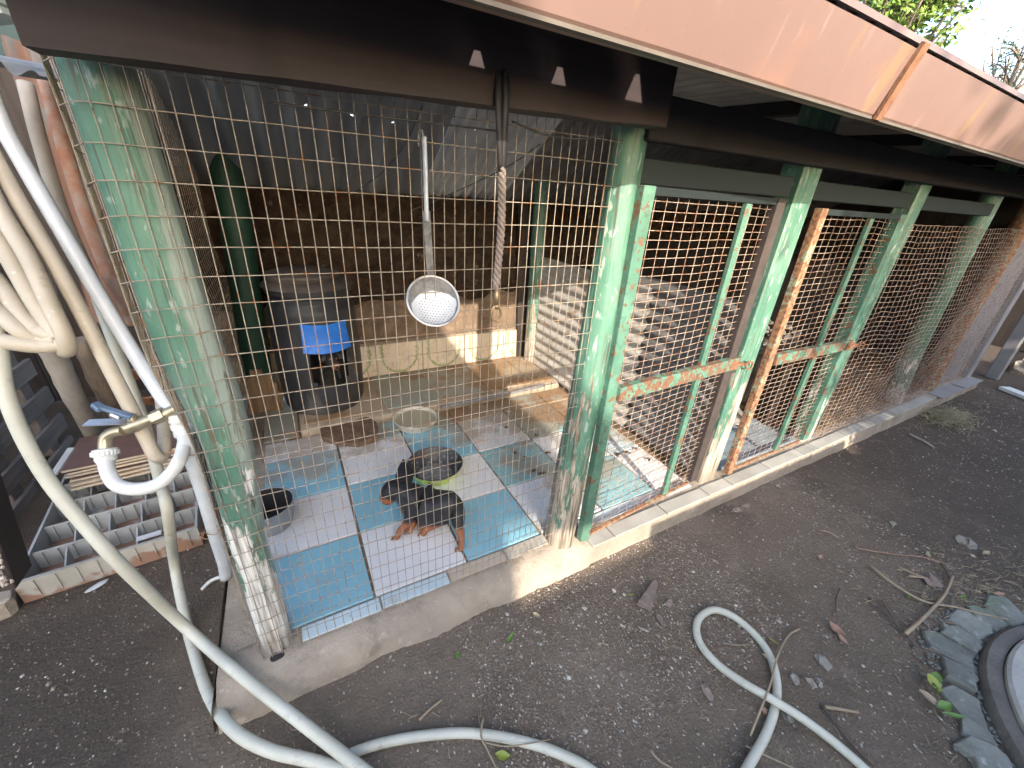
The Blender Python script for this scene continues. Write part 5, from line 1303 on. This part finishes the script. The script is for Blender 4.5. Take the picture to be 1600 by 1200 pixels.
# ------------------------------------------------------------------ far end, trees and the unseen shade casters behind the viewer
b = MB(); b.bar(at_z(1568, 606, .02), at_z(1640, 634, .02), .10, .03, bev=.003); tag(b.build('plank', WHITEPAINT), 'white plank lying on the soil past the far end of the kennel', 'plank')
FS = thing('storage_shed', 'dark shed wall closing the yard past the kennel', 'shed', (8.5, .6, 0))
for i in range(16): MB().box((7.6, -1.2 + i * .2, .95), (.03, .19, 1.9), bev=.003).build('board', DARKWOOD, FS)
for i in range(12): MB().box((5.55 + .2 * i, 1.9, .95), (.19, .03, 1.9), bev=.003).build('board', DARKWOOD, FS)
b = MB(); b.bar((5.9, .86, 0), (5.86, .86, 1.75), .09, .09, up=V((1, 0, 0)), bev=.006); tag(b.build('grey_post', GREYPANEL), 'grey post standing just past the far end of the kennel', 'post')
stone(1592, 575, (.10, .07, .09), KERB, 'pale concrete lump past the end of the kennel', 31, z=.05, name='concrete_lump', cat='concrete lump')
def tree(name, label, base_, crown_c, crown_r, n_leaf, leaf_l, mat_, seed, gap=.5, twigs=40, branches=None, rmin=0.0):
    rr = random.Random(seed); T_ = thing(name, label, 'tree', base_)
    b = MB(); c = V(crown_c); bs = V(base_)
    P_ = spline([bs, bs.lerp(c, .45) + V((.1, .08, 0)), c], 6); b.tube(P_, [.13 * (1 - .75 * i / len(P_)) for i in range(len(P_))], 10)
    tips = []
    for i in range(twigs):
        st = P_[rr.randrange(len(P_) // 2, len(P_))]; d = V((rr.gauss(0, 1), rr.gauss(0, 1), rr.gauss(.15, .8))).normalized()
        e = c + V((d.x * crown_r[0], d.y * crown_r[1], d.z * crown_r[2])) * rr.uniform(.55, 1.0)
        q = spline([st, st.lerp(e, .5) + V((0, 0, .12)), e], 5); b.tube(q, [.030 * (1 - .85 * k / len(q)) + .004 for k in range(len(q))], 5); tips += q[4:]
    b.build('trunk', BARKTREE, T_, smooth='full')
    b = MB()
    for i in range(n_leaf):
        t = tips[rr.randrange(len(tips))]; p = t + V((rr.gauss(0, 1), rr.gauss(0, 1), rr.gauss(0, 1))) * crown_r[0] * .10
        if mnoise.noise(p * 2.0) < -gap: continue
        d = V((rr.gauss(0, 1), rr.gauss(0, 1), rr.gauss(-.1, .8))).normalized(); w = d.cross(V((rr.gauss(0, 1), rr.gauss(0, 1), rr.gauss(0, 1)))).normalized()
        l = leaf_l * rr.uniform(.6, 1.25); m_ = p + d * l * .5; n_ = d.cross(w) * l * .08
        b.add([p, m_ + w * l * .24 + n_, p + d * l, m_ - w * l * .24 + n_], [(0, 1, 2), (0, 2, 3)])
    b.build('crown', mat_, T_)
    return T_
tc = at_y(1415, -25, 3.6)
tree('leafy_tree', 'sunlit yellow-green tree showing above the kennel roof', (tc.x + .2, tc.y + .1, 0), tc, (.95, .9, .85), 9000, .085, LEAFTREE, 4, twigs=70)
t2 = at_y(1590, 75, 5.0)
tree('sparse_tree', 'thin bluish branches against the sky right of the leafy tree', (t2.x + 1.2, t2.y, 0), t2 + V((.55, 0, -.15)), (1.3, 1.0, 1.1), 700, .10, LEAFDARK, 9, twigs=34)
# unseen things behind the viewer: tree, and wall, gable and foliage added for shade
BRICKISH = simple('brown_render', [(.20, .16, .12), (.30, .25, .20)], 5, .9, bump=.3)
W_ = thing('shade_wall', 'unseen stepped brown wall added to keep the soil before the kennel in shade', 'wall', (4, -1.95, 0))
for xa, xb, hh in ((-.3, .60, 1.18), (.603, 2.30, 1.268), (2.303, 2.46, 1.17), (2.463, 9.3, 1.29)):
    MB().box(((xa + xb) / 2, -1.95, hh / 2), (xb - xa, .16, hh)).build('wall_section', BRICKISH, W_)
H_ = thing('shade_gable', 'unseen thin pale gable added to shade the near kennel corner', 'shade_gable', (-3.0, -4.8, 0))
MB().box((-3.4, -4.8, 1.36), (5.24, .2, 2.72)).build('wall', GABLE_WHITE, H_)
MB().box((-3.2, -4.8, 2.86), (5.70, .2, .24)).build('wall', GABLE_WHITE, H_)
b = MB(); sl_r = 1.46; xr, zr_ = -.28, 2.95
b.add([V((x, y, z)) for y in (-4.9, -4.7) for x, z in ((xr, zr_), (-2.6, zr_ + sl_r * 2.32), (-6.0, zr_))], [(0, 1, 2), (5, 4, 3), (0, 3, 4, 1), (1, 4, 5, 2), (2, 5, 3, 0)])
b.build('gable', GABLE_WHITE, H_)
tree('shade_tree', 'unseen leafy tree dappling the far kennel stalls', (3.3, -5.2, 0), (3.0, -5.0, 4.30), (2.75, 1.2, 1.25), 22000, .16, LEAFDARK, 21, gap=.3, twigs=170)
tree('shade_shrub', 'unseen bushy foliage added to shade the foot of the far kennel stalls', (4.2, -2.5, 0), (4.0, -2.4, 1.45), (2.0, .35, .45), 5000, .09, LEAFDARK, 33, gap=.3, twigs=80)
